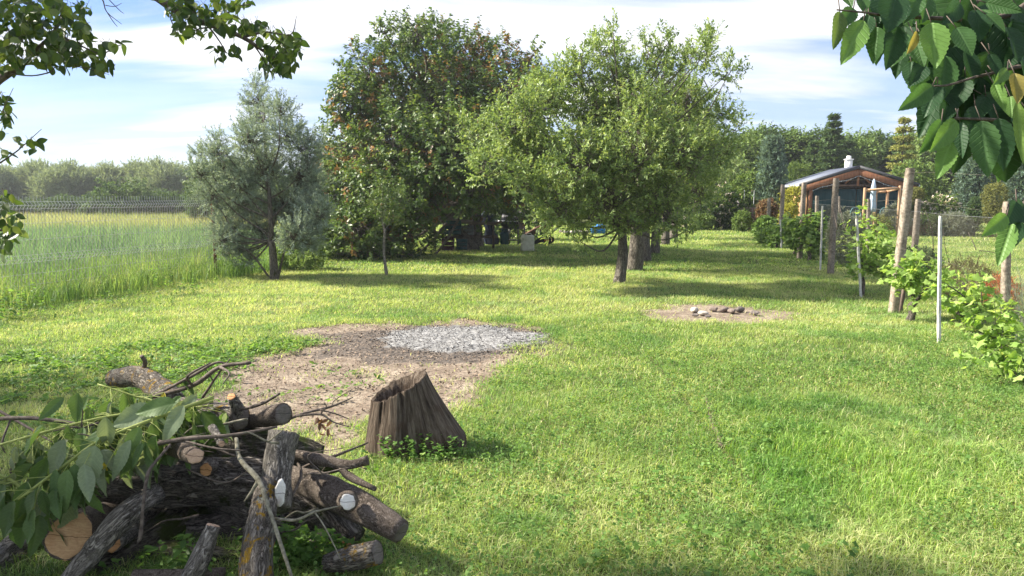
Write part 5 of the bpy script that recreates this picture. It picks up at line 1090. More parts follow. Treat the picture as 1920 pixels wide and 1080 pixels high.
ball('bush', 'yellow green weeds bush under the sea buckthorn', 560, 480, 16.5, (0.55, 0.4, 0.35), PALE, 500, ln=0.07, wd=0.035, stem=False)

# ------------------------------------------------------------------ stones of the small fire ring
RG = 'stones of the small fire ring'
ring = [((1302, 583), (0.20, 0.07, 0.045), 'stone_pale', 'long flat pale stone at the back left of the fire ring'), ((1318, 590), (0.10, 0.08, 0.05), 'stone_pale', 'chunky pale stone at the front of the fire ring'),
        ((1304, 592), (0.07, 0.04, 0.03), 'stone_dark', 'small sooty stone under the pale front stone'), ((1338, 582), (0.10, 0.06, 0.045), 'stone_brown', 'reddish brown stone in the middle of the fire ring'),
        ((1357, 583), (0.11, 0.07, 0.05), 'stone_brown', 'larger brown stone right of the middle of the ring'), ((1372, 585), (0.10, 0.07, 0.05), 'stone_brown', 'brown stone next to the dark one in the ring'),
        ((1386, 583), (0.11, 0.07, 0.055), 'stone_dark', 'rounded dark stone at the back right of the ring'), ((1415, 588), (0.13, 0.06, 0.035), 'stone_dark', 'flat dark stone alone at the right end of the ring'), ((1327, 595), (0.07, 0.05, 0.03), 'stone_dark', 'small dark stone at the front edge of the ring')]
for k, (p_, s_, m, lab) in enumerate(ring): P_ = at(*p_); s_ = tuple(0.82*q for q in s_); stone('ring_stone', P_+[0, 0, s_[2]*0.5], s_, M[m], lab, RG, seed=50+k)
# ash flakes and charcoal bits, countless
def chips(n, fx, size, seed):
    rs = np.random.RandomState(seed); P_ = fx(n, rs); m_ = len(P_); s_ = size*(0.4+rs.rand(m_)**2*1.4)
    B = basis(rsph(m_)*[1, 1, 0.3], nrm(np.array([0, 0, 1.0])+R.randn(m_, 3)*0.5)); tv = np.array([[-.5, -.5, 0], [.5, -.4, 0], [.4, .5, 0], [-.45, .4, 0], [0, 0, .16]]); tf = np.array([[0, 1, 4], [1, 2, 4], [2, 3, 4], [3, 0, 4]])
    V = np.einsum('nij,nkj->nki', B, tv[None]*s_[:, None, None])+P_[:, None]; return V.reshape(-1, 3), (tf[None]+(np.arange(m_)*5)[:, None, None]).reshape(-1, 3), m_
M['ash_chip'] = noisy('white_ash', (0.15, 0.15, 0.147), (0.46, 0.455, 0.45), 40, rough=0.95, bmp=0, attr='obj'); M['coal'] = plain('charcoal', (0.028, 0.027, 0.028), 0.7, 0.4)
def zs(x, y): return bumpz(x, y)-0.01
def ashf(n, rs):
    x = ash_c[0]+rs.randn(n)*0.55; y = ash_c[1]+rs.randn(n)*0.5; k = ash(x, y) > 0.35; x, y = x[k], y[k]; return np.stack([x, y, zs(x, y)+0.035*ash(x, y)+0.004], 1)
def coalf(n, rs):
    a = rs.rand(n)*6.28; r_ = 0.85+rs.randn(n)*0.22; x = ash_c[0]+np.cos(a)*r_*1.1; y = ash_c[1]+np.sin(a)*r_*0.95-0.05; k = (char(x, y) > 0.2); x, y = x[k], y[k]
    xi = ash_c[0]+rs.randn(n//6)*0.5; yi = ash_c[1]+rs.randn(n//6)*0.5; x = np.append(x, xi); y = np.append(y, yi); return np.stack([x, y, zs(x, y)+0.03*ash(x, y)+0.004], 1)
V, Fc, m_ = chips(8000, ashf, 0.0065, 1); tag(mesh_np('ash_flakes', V, Fc, M['ash_chip']), 'white ash flakes heaped on the large burnt fire place', 'ash', kind='stuff')
V, Fc, m_ = chips(3600, coalf, 0.011, 2); tag(mesh_np('charcoal_bits', V, Fc, M['coal']), 'black charcoal crumbs around the white ash', 'charcoal', kind='stuff')
def litf(n, rs):
    x = rs.uniform(-3.6, 1.2, n); y = rs.uniform(4.6, 10, n); k = dirt(x, y) > 0.3; x, y = x[k], y[k]; return np.stack([x, y, zs(x, y)], 1)
M['litter'] = noisy('soil_crumb', (0.10, 0.07, 0.05), (0.36, 0.28, 0.21), 30, rough=0.95, attr='obj')
V, Fc, m_ = chips(22000, litf, 0.013, 3); tag(mesh_np('soil_crumbs', V, Fc, M['litter']), 'soil crumbs and wood chips scattered over the bare ground', 'soil crumbs', kind='stuff')

# ------------------------------------------------------------------ weeds and clover (broad small leaves)
def rosettes(n, fx, ln, wd, cols, per=7, hgt=0.03, seed=1, tilt=0.5, tpl=LEAF6):
    rs = np.random.RandomState(seed); P_ = fx(n, rs); m_ = len(P_); Pq = np.repeat(P_, per, 0); a = rs.rand(m_*per)*6.28
    h_ = hgt*(0.3+rs.rand(m_*per)*1.2); r_ = ln*0.9*rs.rand(m_*per); C0 = Pq+np.stack([np.cos(a)*r_, np.sin(a)*r_, h_], 1)
    d = nrm(np.stack([np.cos(a), np.sin(a), tilt*rs.randn(m_*per)*0.6+0.1], 1)); nn = nrm(np.array([0, 0, 1.0])+rs.randn(m_*per, 3)*0.45); sz = 0.5+0.8*rs.rand(m_*per)
    V, Fc = stamp(tpl, C0, basis(d, nn), ln*sz, wd*sz); v = np.repeat(rs.rand(m_), per)*0.5+0.25+0.15*rs.randn(m_*per)
    return V, Fc, np.repeat(pal(v, cols)*(0.85+0.3*rs.rand(m_*per))[:, None], len(tpl[0]), 0)
def wf(x0, x1, y0, y1, cond):
    def f(n, rs):
        x = rs.uniform(x0, x1, n); y = rs.uniform(y0, y1, n); k = cond(x, y)&(np.abs(x) < 0.74*y+0.8); x, y = x[k], y[k]; return np.stack([x, y, bumpz(x, y)-0.005], 1)
    return f
WC = [(0, (0.06, 0.13, 0.03)), (0.4, (0.11, 0.21, 0.045)), (0.8, (0.19, 0.31, 0.08)), (1, (0.30, 0.38, 0.12))]
V, Fc, C = join([rosettes(5200, wf(-6, -0.5, 4.2, 9.5, lambda x, y: (thin(x, y) > 0.25)&(fbm(x*3, y*3, 66) < 0.58)&(dirt(x, y) < 0.75)), 0.045, 0.026, WC, 8, 0.035, 1),
                 rosettes(420, wf(-3.5, 1.5, 4.4, 8.2, lambda x, y: (dirt(x, y) > 0.5)&(char(x, y) < 0.1)&(fbm(x*2.2, y*2.2, 67) > 0.56)), 0.045, 0.02, WC, 9, 0.03, 2)])
tag(mesh_np('broadleaf_weeds', V, Fc, M['grass'], col=C), 'broad leaved weeds over the trampled ground left of the ash', 'weeds', kind='stuff')
V, Fc, C = join([rosettes(14000, wf(-1, 6, 2.4, 8.5, lambda x, y: (dirt(x, y) < 0.2)&(fbm(x*1.1, y*1.1, 68) > 0.50+0.10*lush(x, y)-0.08*sstep(x-0.45*y, 0, 1))), 0.017, 0.015, WC, 6, 0.055, 3),
                 rosettes(700, wf(-2, 4.5, 2.4, 5, lambda x, y: (dirt(x, y) < 0.2)&(fbm(x*1.5, y*1.5, 69) > 0.5)), 0.04, 0.04, WC, 4, 0.055, 4, tpl=VL)])
tag(mesh_np('clover', V, Fc, M['grass'], col=C), 'clover and round leaved weeds growing through the near lawn', 'clover', kind='stuff')

# strip of buried edging in the lawn
mb = MB(); A_ = at(1322, 745); B_ = at(1352, 835); pts = [A_+(B_-A_)*k+[0.008*math.sin(k*9), 0, -0.004] for k in np.linspace(0, 1, 12)]
for a_, b_ in zip(pts[:-1], pts[1:]): mb.box((a_+b_)/2+[0, 0, -0.012], (0.03, np.linalg.norm(b_-a_)*1.0, 0.045), rz=math.atan2(-(b_-a_)[0], (b_-a_)[1]))
tag(mb.build('lawn_edging', M['old_board'], None), 'half buried grey edging strip in the middle of the near lawn', 'edging')

# ------------------------------------------------------------------ tree stump
sp_ = at(775, 838); st = thing('tree_stump', sp_, 'hollow weathered tree stump with flaring roots beside the log pile', 'stump')
mS, t = mat('weathered_stump_wood'); p, o = principled(t, 0.95, 0.1)
v = vec_in(t, (1, 1, 0.12)); nA = noise(t, v, 46, 8, 0.72, 0.25); nB = noise(t, vec_in(t, (1, 1, 1)), 7, 5, 0.6); nC = noise(t, vec_in(t, (1, 1, 0.05)), 12, 5, 0.6, 0.2)
c = ramp(t, nA, [(0.32, (0.028, 0.021, 0.016)), (0.5, (0.12, 0.092, 0.070)), (0.70, (0.26, 0.215, 0.17))]); c = mix(t, rng(t, nC, 0.36, 0.48, 0.85, 0.0), c, (0.035, 0.026, 0.02)); c = mix(t, rng(t, nB, 0.52, 0.72, 0, 0.6), c, (0.075, 0.040, 0.025))
t.links.new(c, p.inputs['Base Color']); hh_ = nd(t, 'ShaderNodeMath', operation='ADD'); t.links.new(nA, hh_.inputs[0]); t.links.new(nC, hh_.inputs[1]); bump(t, p, hh_.outputs[0], 1.0, 0.035)
n_ = 120; a = np.arange(n_)/n_*2*np.pi; Vs, Ts = [], []
groove = 0.75*fbm(np.cos(a)*3+3, np.sin(a)*3+3, 5)+0.25*fbm(np.cos(a)*14+3, np.sin(a)*14+3, 6)-0.5
crack_ = np.exp(-((np.angle(np.exp(1j*(a+1.35))))/0.05)**2)+0.8*np.exp(-((np.angle(np.exp(1j*(a+0.75))))/0.04)**2)+0.7*np.exp(-((np.angle(np.exp(1j*(a+2.1))))/0.035)**2)
topz = 0.40+0.085*np.cos(a-0.25)+0.020*(fbm(np.cos(a)*5+9, np.sin(a)*5+9, 7)-0.5)*2+0.012*(fbm(np.cos(a)*16+9, np.sin(a)*16, 8)-0.5)*2
lobes = 0.72*np.maximum(0, np.cos(a+0.12))**3+0.24*np.maximum(0, np.cos(a+1.6))**8+0.10*np.maximum(0, np.cos(a+2.6))**8+0.22*np.maximum(0, np.cos(a-2))**5
for z_ in np.linspace(-0.06, 1, 34):
    zz_ = np.maximum(z_, 0); h_ = topz*z_; fl = min(1.0, (1-zz_)*1.22)**1.15
    r_ = 0.165*(1+0.10*(1-zz_))+0.30*lobes*fl+0.022*groove*(0.6+fl)-0.030*crack_*(0.5+0.5*zz_)
    xo = -0.085+0.0*zz_
    Vs.append(np.stack([xo+np.cos(a)*r_*1.08, np.sin(a)*r_*0.95, h_], 1)); Ts.append(np.stack([np.cos(a)*0.25, np.sin(a)*0.25, np.full(n_, z_)*0.45], 1))
for k, (rf, dz) in enumerate([(0.96, 0.003), (0.86, -0.004), (0.74, -0.05), (0.68, -0.13), (0.55, -0.20), (0.2, -0.24), (0.01, -0.24)]):
    top = Vs[33]; ctr = top.mean(0); jag = 1+0.10*(fbm(np.cos(a)*6+k, np.sin(a)*6, 9)-0.5); ring_ = ctr+(top-ctr)*[rf, rf, 1]*jag[:, None]; ring_[:, 2] = (topz+dz if k < 3 else (topz+dz)*0.5+0.5*(topz.mean()+dz))+0.014*(fbm(np.cos(a)*9+k, np.sin(a)*9, 10)-0.5)
    Vs.append(ring_); Ts.append(np.stack([ring_[:, 0], ring_[:, 1], ring_[:, 2]], 1))
m_ = len(Vs); V = np.concatenate(Vs); i = np.arange(m_-1)[:, None]*n_; j = np.arange(n_)[None]; j2 = (j+1) % n_
mb = MB(); mb.add(V, np.stack([i+j, i+j2, i+n_+j2, i+n_+j], -1).reshape(-1, 4), np.concatenate(Ts)); mb.build('stump_wood', mS, st, smooth=True)
mb = MB(); mb.tube([[-0.26, 0.05, -0.05], [-0.25, 0.04, 0.10], [-0.21, 0.05, 0.20]], [0.06, 0.05, 0.02], 9, 0.3, 4, sub=4, amp2=0.3); mb.build('bark_slab', M['bark_dark'], st, smooth=True)
# leafy weeds at the foot of the stump and the pile
def stemmy(n, cx, cy, rx, ry, hgt, ln, seed):
    rs = np.random.RandomState(seed); P_ = np.stack([cx+rs.randn(n)*rx, cy+rs.randn(n)*ry, np.zeros(n)], 1); top = P_+np.stack([rs.randn(n)*0.04, rs.randn(n)*0.04, hgt*(0.5+0.7*rs.rand(n))], 1); per = 9
    t2 = (np.arange(per)+1)/per; B_ = (P_[:, None]+(top-P_)[:, None]*t2[None, :, None]).reshape(-1, 3); q = n*per; a = rs.rand(q)*6.28
    d = nrm(np.stack([np.cos(a), np.sin(a), 0.3*rs.randn(q)], 1)); nn = nrm(np.array([0, 0, 1.0])+rs.randn(q, 3)*0.35); sz = 0.6+0.6*rs.rand(q); V, Fc = stamp(VL if seed % 2 else LEAF6, B_, basis(d, nn), ln*sz, ln*(0.9 if seed % 2 else 0.5)*sz)
    return V, Fc, np.repeat(pal(0.4+0.2*rs.randn(q), WC), len((VL if seed % 2 else LEAF6)[0]), 0)
def weed(px, py, n, rx, ry, h_, ln, seed, label, Y=None):
    c_ = at(px, py); V, Fc, C = stemmy(n, 0, 0, rx, ry, h_, ln, seed); o_ = mesh_np('weed_clump', V, Fc, M['leaf_thin'], None, col=C); o_.location = (c_[0], c_[1], 0); tag(o_, label, 'weed', None, 'stuff')
weed(805, 862, 34, 0.11, 0.05, 0.13, 0.035, 1, 'round leaved weed clump in front of the stump foot')
weed(735, 858, 16, 0.05, 0.05, 0.15, 0.035, 3, 'upright weed clump at the left foot of the stump')
weed(590, 1065, 26, 0.12, 0.06, 0.16, 0.05, 5, 'leafy weed clump at the bottom of the pile left of the lichened log end')
weed(380, 1075, 18, 0.10, 0.05, 0.16, 0.05, 2, 'broad leaved weed clump under the pile beside the standing grey log')
weed(545, 1040, 14, 0.08, 0.08, 0.12, 0.045, 7, 'weed clump behind the upright lichened log')
weed(40, 600, 30, 0.25, 0.2, 0.42, 0.07, 2, 'leafy shrubby weed by the left fence corner')
weed(310, 540, 14, 0.12, 0.1, 0.45, 0.06, 4, 'single dark thistle like weed standing by the left fence')
weed(340, 552, 22, 0.2, 0.12, 0.25, 0.06, 6, 'low dark weed clump right of the thistle by the left fence')
weed(235, 570, 26, 0.3, 0.12, 0.2, 0.05, 8, 'low weed clump along the mown edge at the left')
weed(820, 400, 3, 0.02, 0.02, 0.02, 0.02, 3, 'tiny weed under the bench') if False else None

# ------------------------------------------------------------------ the log pile
LG = 'logs of the wood pile'
def cutface(parent, c, d, r, m, seed=0, name='cut_face', squash=1.0, prot=0.003):
    d = nrm(d); u = nrm(np.cross(d, [0.1, 0.2, 1])); w_ = np.cross(d, u); n_ = 40; V = []; T = []; rs = np.random.RandomState(seed)
    for k, rr in enumerate((0.0, 0.33, 0.66, 0.9, 1.0)):
        for a in np.arange(n_)/n_*2*np.pi:
            q = rr*r*(1+0.06*math.sin(2*a+seed)+0.04*math.sin(5*a+seed*2)+0.025*math.sin(9*a+seed)); V.append(c+u*math.cos(a)*q*squash+w_*math.sin(a)*q+d*(prot+(0.0 if rr < 0.95 else -0.006))); T.append([math.cos(a)*q, math.sin(a)*q, seed*0.7])
    V = np.array(V); i = np.arange(4)[:, None]*n_; j = np.arange(n_)[None]; j2 = (j+1) % n_; mb = MB(); mb.add(V, np.stack([i+j, i+n_+j, i+n_+j2, i+j2], -1).reshape(-1, 4), T)
    return mb.build(name, m, parent, smooth=False)
def log(pts, rad, m, label, cuts=(), knots=(), n=22, amp=0.10, amp2=0.10, seed=1, name='log', group=LG, cat='log'):
    P_ = np.array([atd(*p_) if len(p_) == 3 else p_ for p_ in pts]); r_ = [rr/pm(P_[min(k, len(P_)-1)][1]) if rr > 1 else rr for k, rr in enumerate(rad)]
    c0 = P_.mean(0); c0[2] = P_[:, 2].min(); q = thing(name, c0, label, cat, group)
    mb = MB(); ln = np.linalg.norm(np.diff(P_, axis=0), axis=1).sum(); mb.tube(P_-c0, r_, n+8, amp*1.25, seed, sub=max(5, int(ln/0.018/len(P_))), amp2=amp2*1.5); mb.build('bark', m, q, smooth=True)
    for (end, cm) in cuts:
        e = P_[0]-c0 if end == 0 else P_[-1]-c0; d = (P_[0]-P_[1]) if end == 0 else (P_[-1]-P_[-2]); cutface(q, e, d, (r_[0] if end == 0 else r_[-1])*0.93, M[cm], seed)
    for (px, py, Y, dirv, r2, ln2, cm, *sq_) in knots:                    # sawn side branches
        c = atd(px, py, Y)-c0; d = nrm(np.array(dirv, float)); mb = MB(); mb.tube([c-d*ln2*1.5, c], [r2*1.25*(sq_[1] if sq_ else 1), r2*(sq_[1] if sq_ else 1)], 14, 0.08, seed+3, sub=3); kb = mb.build('branch_stub', m, q, smooth=True); cutface(kb, c, d, r2*0.9, M[cm], seed+2, squash=sq_[0] if sq_ else 1.0)
    return q
# big ones first, from the bottom up
log([(160, 1072, 3.02), (260, 1030, 3.25), (370, 968, 3.55)], [38, 40, 40], M['bark_moss'], 'mossy thick log along the bottom of the pile', seed=2)
log([(60, 1085, 3.35), (300, 1050, 3.5), (560, 1010, 3.65)], [45, 52, 45], M['bark_dark'], 'dark log lying under the middle of the pile', seed=3)
log([(330, 990, 3.9), (600, 930, 3.85)], [48, 44], M['bark_dark'], 'dark log deep inside the pile', seed=4)
log([(560, 935, 3.35), (615, 960, 3.3), (665, 1012, 3.22)], [34, 34, 26], M['bark_dark'], 'dark crooked log under the white spotted branch log', seed=5)
log([(130, 1005, 2.96), (190, 985, 3.35), (260, 950, 3.75)], [47, 45, 44], M['bark_smooth'], 'largest round log with a fresh brown sawn face at the lower left', [(0, 'cut_fresh')], seed=6, n=30, amp=0.05, amp2=0.05)
log([(-30, 1075, 2.98), (40, 1020, 3.2), (120, 960, 3.5)], [22, 24, 24], M['bark_grey'], 'rough dark log sloping down at the left picture edge', seed=7, amp2=0.2)
log([(-30, 1000, 3.5), (60, 985, 3.7), (120, 965, 3.9)], [16, 16, 14], M['bark_moss'], 'thin mossy log behind the left edge log', seed=8)
log([(195, 905, 3.35), (330, 905, 3.4), (470, 905, 3.45), (560, 915, 3.5)], [36, 44, 46, 34], M['bark_dark'], 'widest dark furrowed log lying across the middle of the pile', [], [(386, 881, 3.24, (0.12, -1, 0.1), 0.032, 0.05, 'cut_orange')], seed=9, n=30, amp=0.12, amp2=0.2)
log([(190, 880, 3.65), (340, 860, 3.7), (500, 850, 3.75), (600, 870, 3.8)], [42, 46, 46, 34], M['bark_moss'], 'upper mossy log behind the wide dark one', seed=10, n=26)
log([(270, 800, 3.9), (400, 815, 3.9), (500, 830, 3.9)], [34, 36, 30], M['bark_dark'], 'dark log under the wilted leaves near the top', seed=11)
log([(210, 1020, 3.02), (270, 975, 3.4), (340, 930, 3.7)], [18, 20, 20], M['bark_grey'], 'half hidden thin log with an orange sawn end right of the largest log', [(0, 'cut_orange')], seed=12)
log([(120, 1095, 2.84), (170, 1040, 2.87), (235, 965, 2.93), (295, 925, 3.1)], [17, 20, 22, 19], M['bark_grey'], 'rough grey branch crossing in front of the big sawn face', seed=13, amp=0.12, amp2=0.2)
log([(540, 895, 3.4), (600, 915, 3.3), (665, 945, 3.15), (752, 998, 3.02)], [24, 30, 31, 23], M['bark_smooth'], 'branch log with a white sawn knot reaching out to the right', [(1, 'cut_old')], [(652, 941, 3.035, (0.25, -1, 0.35), 0.038, 0.022, 'cut_white')], seed=14, n=26, amp=0.08, amp2=0.08)
log([(533, 812, 3.22), (522, 870, 3.15), (515, 955, 3.02)], [29, 27, 31], M['bark_grey'], 'upright flat grey log with a white sawn patch', [], [(525, 925, 2.925, (0.1, -1, 0.1), 0.062, 0.004, 'cut_white', 0.42, 0.42)], seed=15, amp=0.08, amp2=0.12)
log([(500, 905, 3.0), (492, 970, 2.85), (482, 1040, 2.74), (478, 1110, 2.66)], [20, 27, 30, 33], M['bark_lichen'], 'yellow lichened log standing at the bottom centre of the pile', seed=16, n=28, amp=0.10, amp2=0.14)
log([(340, 765, 3.9), (395, 774, 3.78), (452, 784, 3.66)], [21, 23, 23], M['bark_lichen'], 'upper left of two short logs laid end to end on top', [(1, 'cut_old')], seed=17)
log([(463, 786, 3.80), (497, 781, 3.72), (531, 776, 3.64)], [17, 20, 21], M['bark_smooth'], 'upper right of two short logs laid end to end on top', [(1, 'cut_old')], seed=18, amp=0.04, amp2=0.03)
log([(214, 710, 4.6), (262, 706, 4.4), (300, 730, 4.2), (325, 755, 4.0)], [17, 20, 23, 22], M['bark_lichen'], 'lichened forked log poking out behind the wilted leaves', [], [], seed=19)
log([(322, 838, 3.25), (350, 848, 3.1), (366, 855, 2.98)], [16, 17, 17], M['bark_smooth'], 'short pale log stub above the orange knot', [(1, 'cut_pink')], seed=20, amp=0.04, amp2=0.03)
log([(440, 790, 3.7), (444, 765, 3.65), (434, 744, 3.6)], [16, 12, 9], M['bark_grey'], 'small mossy knotty log standing on the very top', [(1, 'cut_orange')], seed=21, amp=0.2)
log([(398, 802, 3.2), (408, 818, 3.1), (415, 832, 3.02)], [8, 7, 7], M['bark_grey'], 'finger thin sawn stub below the two top logs', [(1, 'cut_pink')], seed=22)
log([(355, 1095, 2.75), (380, 1035, 2.80), (400, 985, 2.84)], [22, 19, 14], M['bark_grey'], 'weathered grey log standing upright with a pale sawn top', [(1, 'cut_pink')], seed=23)
log([(615, 1055, 2.98), (660, 1046, 2.93), (708, 1036, 2.90)], [18, 24, 24], M['bark_lichen'], 'short lichened log with a black end at the lower right of the pile', [(1, 'cut_old')], seed=24)
log([(190, 840, 3.7), (215, 830, 3.62), (238, 822, 3.5)], [15, 15, 15], M['bark_smooth'], 'brown smooth log end hidden among wilted leaves', seed=25)
log([(652, 1030, 3.25), (653, 1012, 3.18)], [12, 14], M['bark_smooth'], 'small sawn stub standing between the two right logs', [(1, 'cut_orange')], seed=26)
log([(170, 1090, 3.4), (200, 1000, 3.6)], [30, 30], M['bark_dark'], 'dark log behind the largest sawn one', seed=27)
log([(420, 960, 3.5), (440, 1060, 3.4)], [26, 30], M['bark_dark'], 'dark short log in the shaded gap of the pile', seed=28)
log([(250, 1085, 2.85), (420, 1078, 2.87)], [17, 14], M['bark_smooth'], 'smooth peeled log at the bottom picture edge', seed=29)
log([(190, 1000, 3.55), (360, 1000, 3.45), (520, 985, 3.4), (600, 1000, 3.35)], [30, 36, 38, 28], M['bark_dark'], 'dark shaded log low in the middle of the pile', seed=31, n=20)
log([(240, 1050, 3.25), (330, 1040, 3.2), (450, 1055, 3.15)], [24, 27, 22], M['bark_moss'], 'short mossy log behind the standing grey one', seed=32)
log([(300, 960, 3.6), (420, 935, 3.5), (500, 960, 3.35)], [30, 34, 30], M['bark_dark'], 'dark bent log right under the wide furrowed one', seed=33)
log([(560, 1060, 3.3), (600, 1020, 3.25), (640, 975, 3.3)], [20, 24, 20], M['bark_dark'], 'dark leaning log behind the short lichened one', seed=34)
log([(90, 1000, 3.6), (180, 930, 3.7), (240, 880, 3.8)], [26, 28, 26], M['bark_dark'], 'dark slanting log hidden under the hanging leaves', seed=35)
log([(560, 870, 3.7), (600, 878, 3.6), (640, 872, 3.6)], [14, 13, 11], M['bark_moss'], 'mossy broken branch end behind the upright log', seed=36)
TG_ = 'dead branches on the wood pile'
def twig(lines, label, m='twig', name='dead_branch', extra=None, cat='branch', group=TG_):
    first = atd(*lines[0][0][0]); q = thing(name, first, label, cat, group); mb = MB()
    for pts, rad in lines:
        P_ = np.array([atd(*p_) for p_ in pts])-first; mb.tube(P_, [r_/pm(pts[0][2]) for r_ in rad], 7, 0.25, len(pts), sub=5)
    mb.build('stem', M[m], q, smooth=True)
    if extra: extra(q, first)
    return q
twig([([(545, 850, 3.3), (600, 862, 3.25), (650, 872, 3.2), (690, 862, 3.2)], [11, 12, 9, 10]), ([(635, 870, 3.22), (655, 893, 3.17), (704, 917, 3.1)], [8, 8, 5]), ([(600, 865, 3.25), (640, 850, 3.3), (690, 830, 3.4)], [4, 3, 1.5])], 'thick forked dead branch curving out right of the upright log', 'bark_smooth')
twig([([(272, 748, 3.75), (362, 722, 3.7), (413, 688, 3.65), (470, 680, 3.6)], [3.5, 4.5, 4, 3]), ([(290, 742, 3.75), (360, 705, 3.7), (405, 680, 3.7), (428, 684, 3.7)], [2.5, 3, 2.5, 2]), ([(360, 722, 3.7), (352, 705, 3.6), (395, 680, 3.6)], [2.5, 2.5, 1.5]), ([(413, 688, 3.65), (430, 700, 3.5), (418, 720, 3.45)], [3, 2, 1])], 'long forked twigs arching above the top of the pile')
twig([([(205, 850, 3.1), (340, 824, 3.05), (440, 815, 3.05), (520, 800, 3.1)], [4.5, 4.5, 3.5, 2.5]), ([(340, 825, 3.05), (400, 840, 3.0), (460, 845, 3.0)], [2.5, 2, 1.2])], 'straight dark twig lying across the front of the pile')
twig([([(320, 833, 3.0), (290, 868, 2.93), (276, 893, 2.9), (268, 950, 2.86), (264, 1003, 2.84), (258, 1018, 2.84)], [2.5, 3, 3.5, 3, 4, 2])], 'thin brown twig hanging down over the wide dark log')
twig([([(443, 822, 3.1), (450, 860, 3.0), (485, 900, 2.9), (500, 940, 2.82), (520, 1000, 2.75), (548, 1085, 2.66)], [3.5, 4.5, 5, 4, 3.5, 3]), ([(485, 900, 2.9), (470, 925, 2.88), (458, 940, 2.88)], [4, 3, 1.5]), ([(515, 972, 2.8), (555, 975, 2.8), (590, 960, 2.8), (640, 948, 2.85)], [3, 3, 2.5, 1]), ([(590, 960, 2.8), (610, 990, 2.76), (640, 1050, 2.72)], [1.6, 1.5, 1])], 'crooked pale twig in front of the lichened log', 'twig_pale')
twig([([(450, 768, 3.6), (490, 757, 3.55), (524, 738, 3.5)], [3, 3.5, 2.5])], 'short dark twig sticking up behind the two short top logs')
twig([([(560, 880, 3.45), (590, 868, 3.4), (650, 868, 3.35), (688, 880, 3.3)], [2.5, 2, 1.5, 1])], 'thin dark twig above the thick forked dead branch')
twig([([(380, 745, 3.75), (410, 700, 3.7), (432, 672, 3.7)], [3, 2, 1]), ([(400, 715, 3.7), (385, 690, 3.7)], [1.6, 0.8])], 'upright thin twig beside the arching twigs')
twig([([(350, 880, 3.1), (420, 905, 3.05), (470, 880, 3.0)], [2, 2, 1])], 'bent thin twig lying before the wide dark log')
twig([([(555, 860, 3.3), (565, 890, 3.2), (548, 930, 3.1)], [3, 3, 2])], 'splintered brown twig beside the upright grey log')
rs_ = np.random.RandomState(91)
for k in range(20):
    px, py, Yk = rs_.uniform(150, 640), rs_.uniform(780, 1000), rs_.uniform(3.0, 3.5); an = rs_.uniform(-0.7, 0.7)+(math.pi if rs_.rand() < .5 else 0); Lk = rs_.uniform(60, 150)
    q_ = [(px+math.cos(an)*Lk*t_+rs_.randn()*6, py-math.sin(an)*Lk*t_*0.6+rs_.randn()*6, Yk-0.05*t_) for t_ in (0, 0.35, 0.7, 1)]
    br_ = [([q_[1], (q_[1][0]+rs_.uniform(-35, 35), q_[1][1]-rs_.uniform(10, 40), Yk-0.03), (q_[1][0]+rs_.uniform(-60, 60), q_[1][1]-rs_.uniform(15, 55), Yk-0.05)], [1.4, 1.0, 0.6])] if k % 2 else []
    twig([(q_, [2.6, 2.2, 1.6, 0.8])]+br_, 'thin dead twig tangled among the logs of the pile', ['twig', 'twig', 'twig_pale'][k % 3], name='dead_twig', cat='twig', group='thin twigs tangled in the pile')
def dead_leaves(c_px, n, seed, spread=0.03):
    def f(q, first):
        rs = np.random.RandomState(seed); c = atd(*c_px)-first; P_ = c+rs.randn(n, 3)*spread*[1, .6, 1.3]; V, Fc = stamp(LEAF6, P_, basis(nrm(rs.randn(n, 3)*0.5+[0, 0, -1]), nrm(rs.randn(n, 3))), np.full(n, 0.05), np.full(n, 0.022)); mesh_np('dead_leaves', V, Fc, M['leaf_soft'], q, col=np.repeat(pal(rs.rand(n), [(0, (0.08, 0.045, 0.03)), (1, (0.22, 0.12, 0.07))]), 7, 0))
    return f
twig([([(530, 790, 3.75), (570, 775, 3.8), (621, 762, 3.85), (662, 745, 3.9)], [3.5, 3, 2.5, 1]), ([(600, 768, 3.8), (630, 776, 3.8), (655, 786, 3.8)], [1.8, 1.4, 0.8]), ([(621, 762, 3.85), (628, 750, 3.9), (660, 730, 3.9)], [1.2, 1, 0.6])], 'thin branch with shrivelled brown leaves pointing to the stump', extra=dead_leaves((604, 790, 3.8), 12, 3))
twig([([(-20, 786, 3.6), (60, 784, 3.55), (150, 795, 3.5), (190, 800, 3.5)], [4, 4, 3, 2]), ([(20, 786, 3.6), (4, 830, 3.5), (10, 850, 3.5)], [2, 2, 1]), ([(-20, 760, 3.8), (50, 800, 3.7), (100, 830, 3.6)], [3, 2.5, 1.5])], 'dead horizontal branches at the left picture edge above the leaves')
twig([([(70, 860, 3.3), (30, 900, 3.25), (-20, 945, 3.2)], [4, 5, 5]), ([(30, 900, 3.25), (20, 880, 3.25), (50, 850, 3.3)], [3, 2, 1])], 'grey branch sticking out left below the wilted leaves')
twig([([(268, 695, 4.4), (272, 680, 4.35), (266, 668, 4.3)], [5, 4.5, 4])], 'short snag standing up on the lichened forked log')

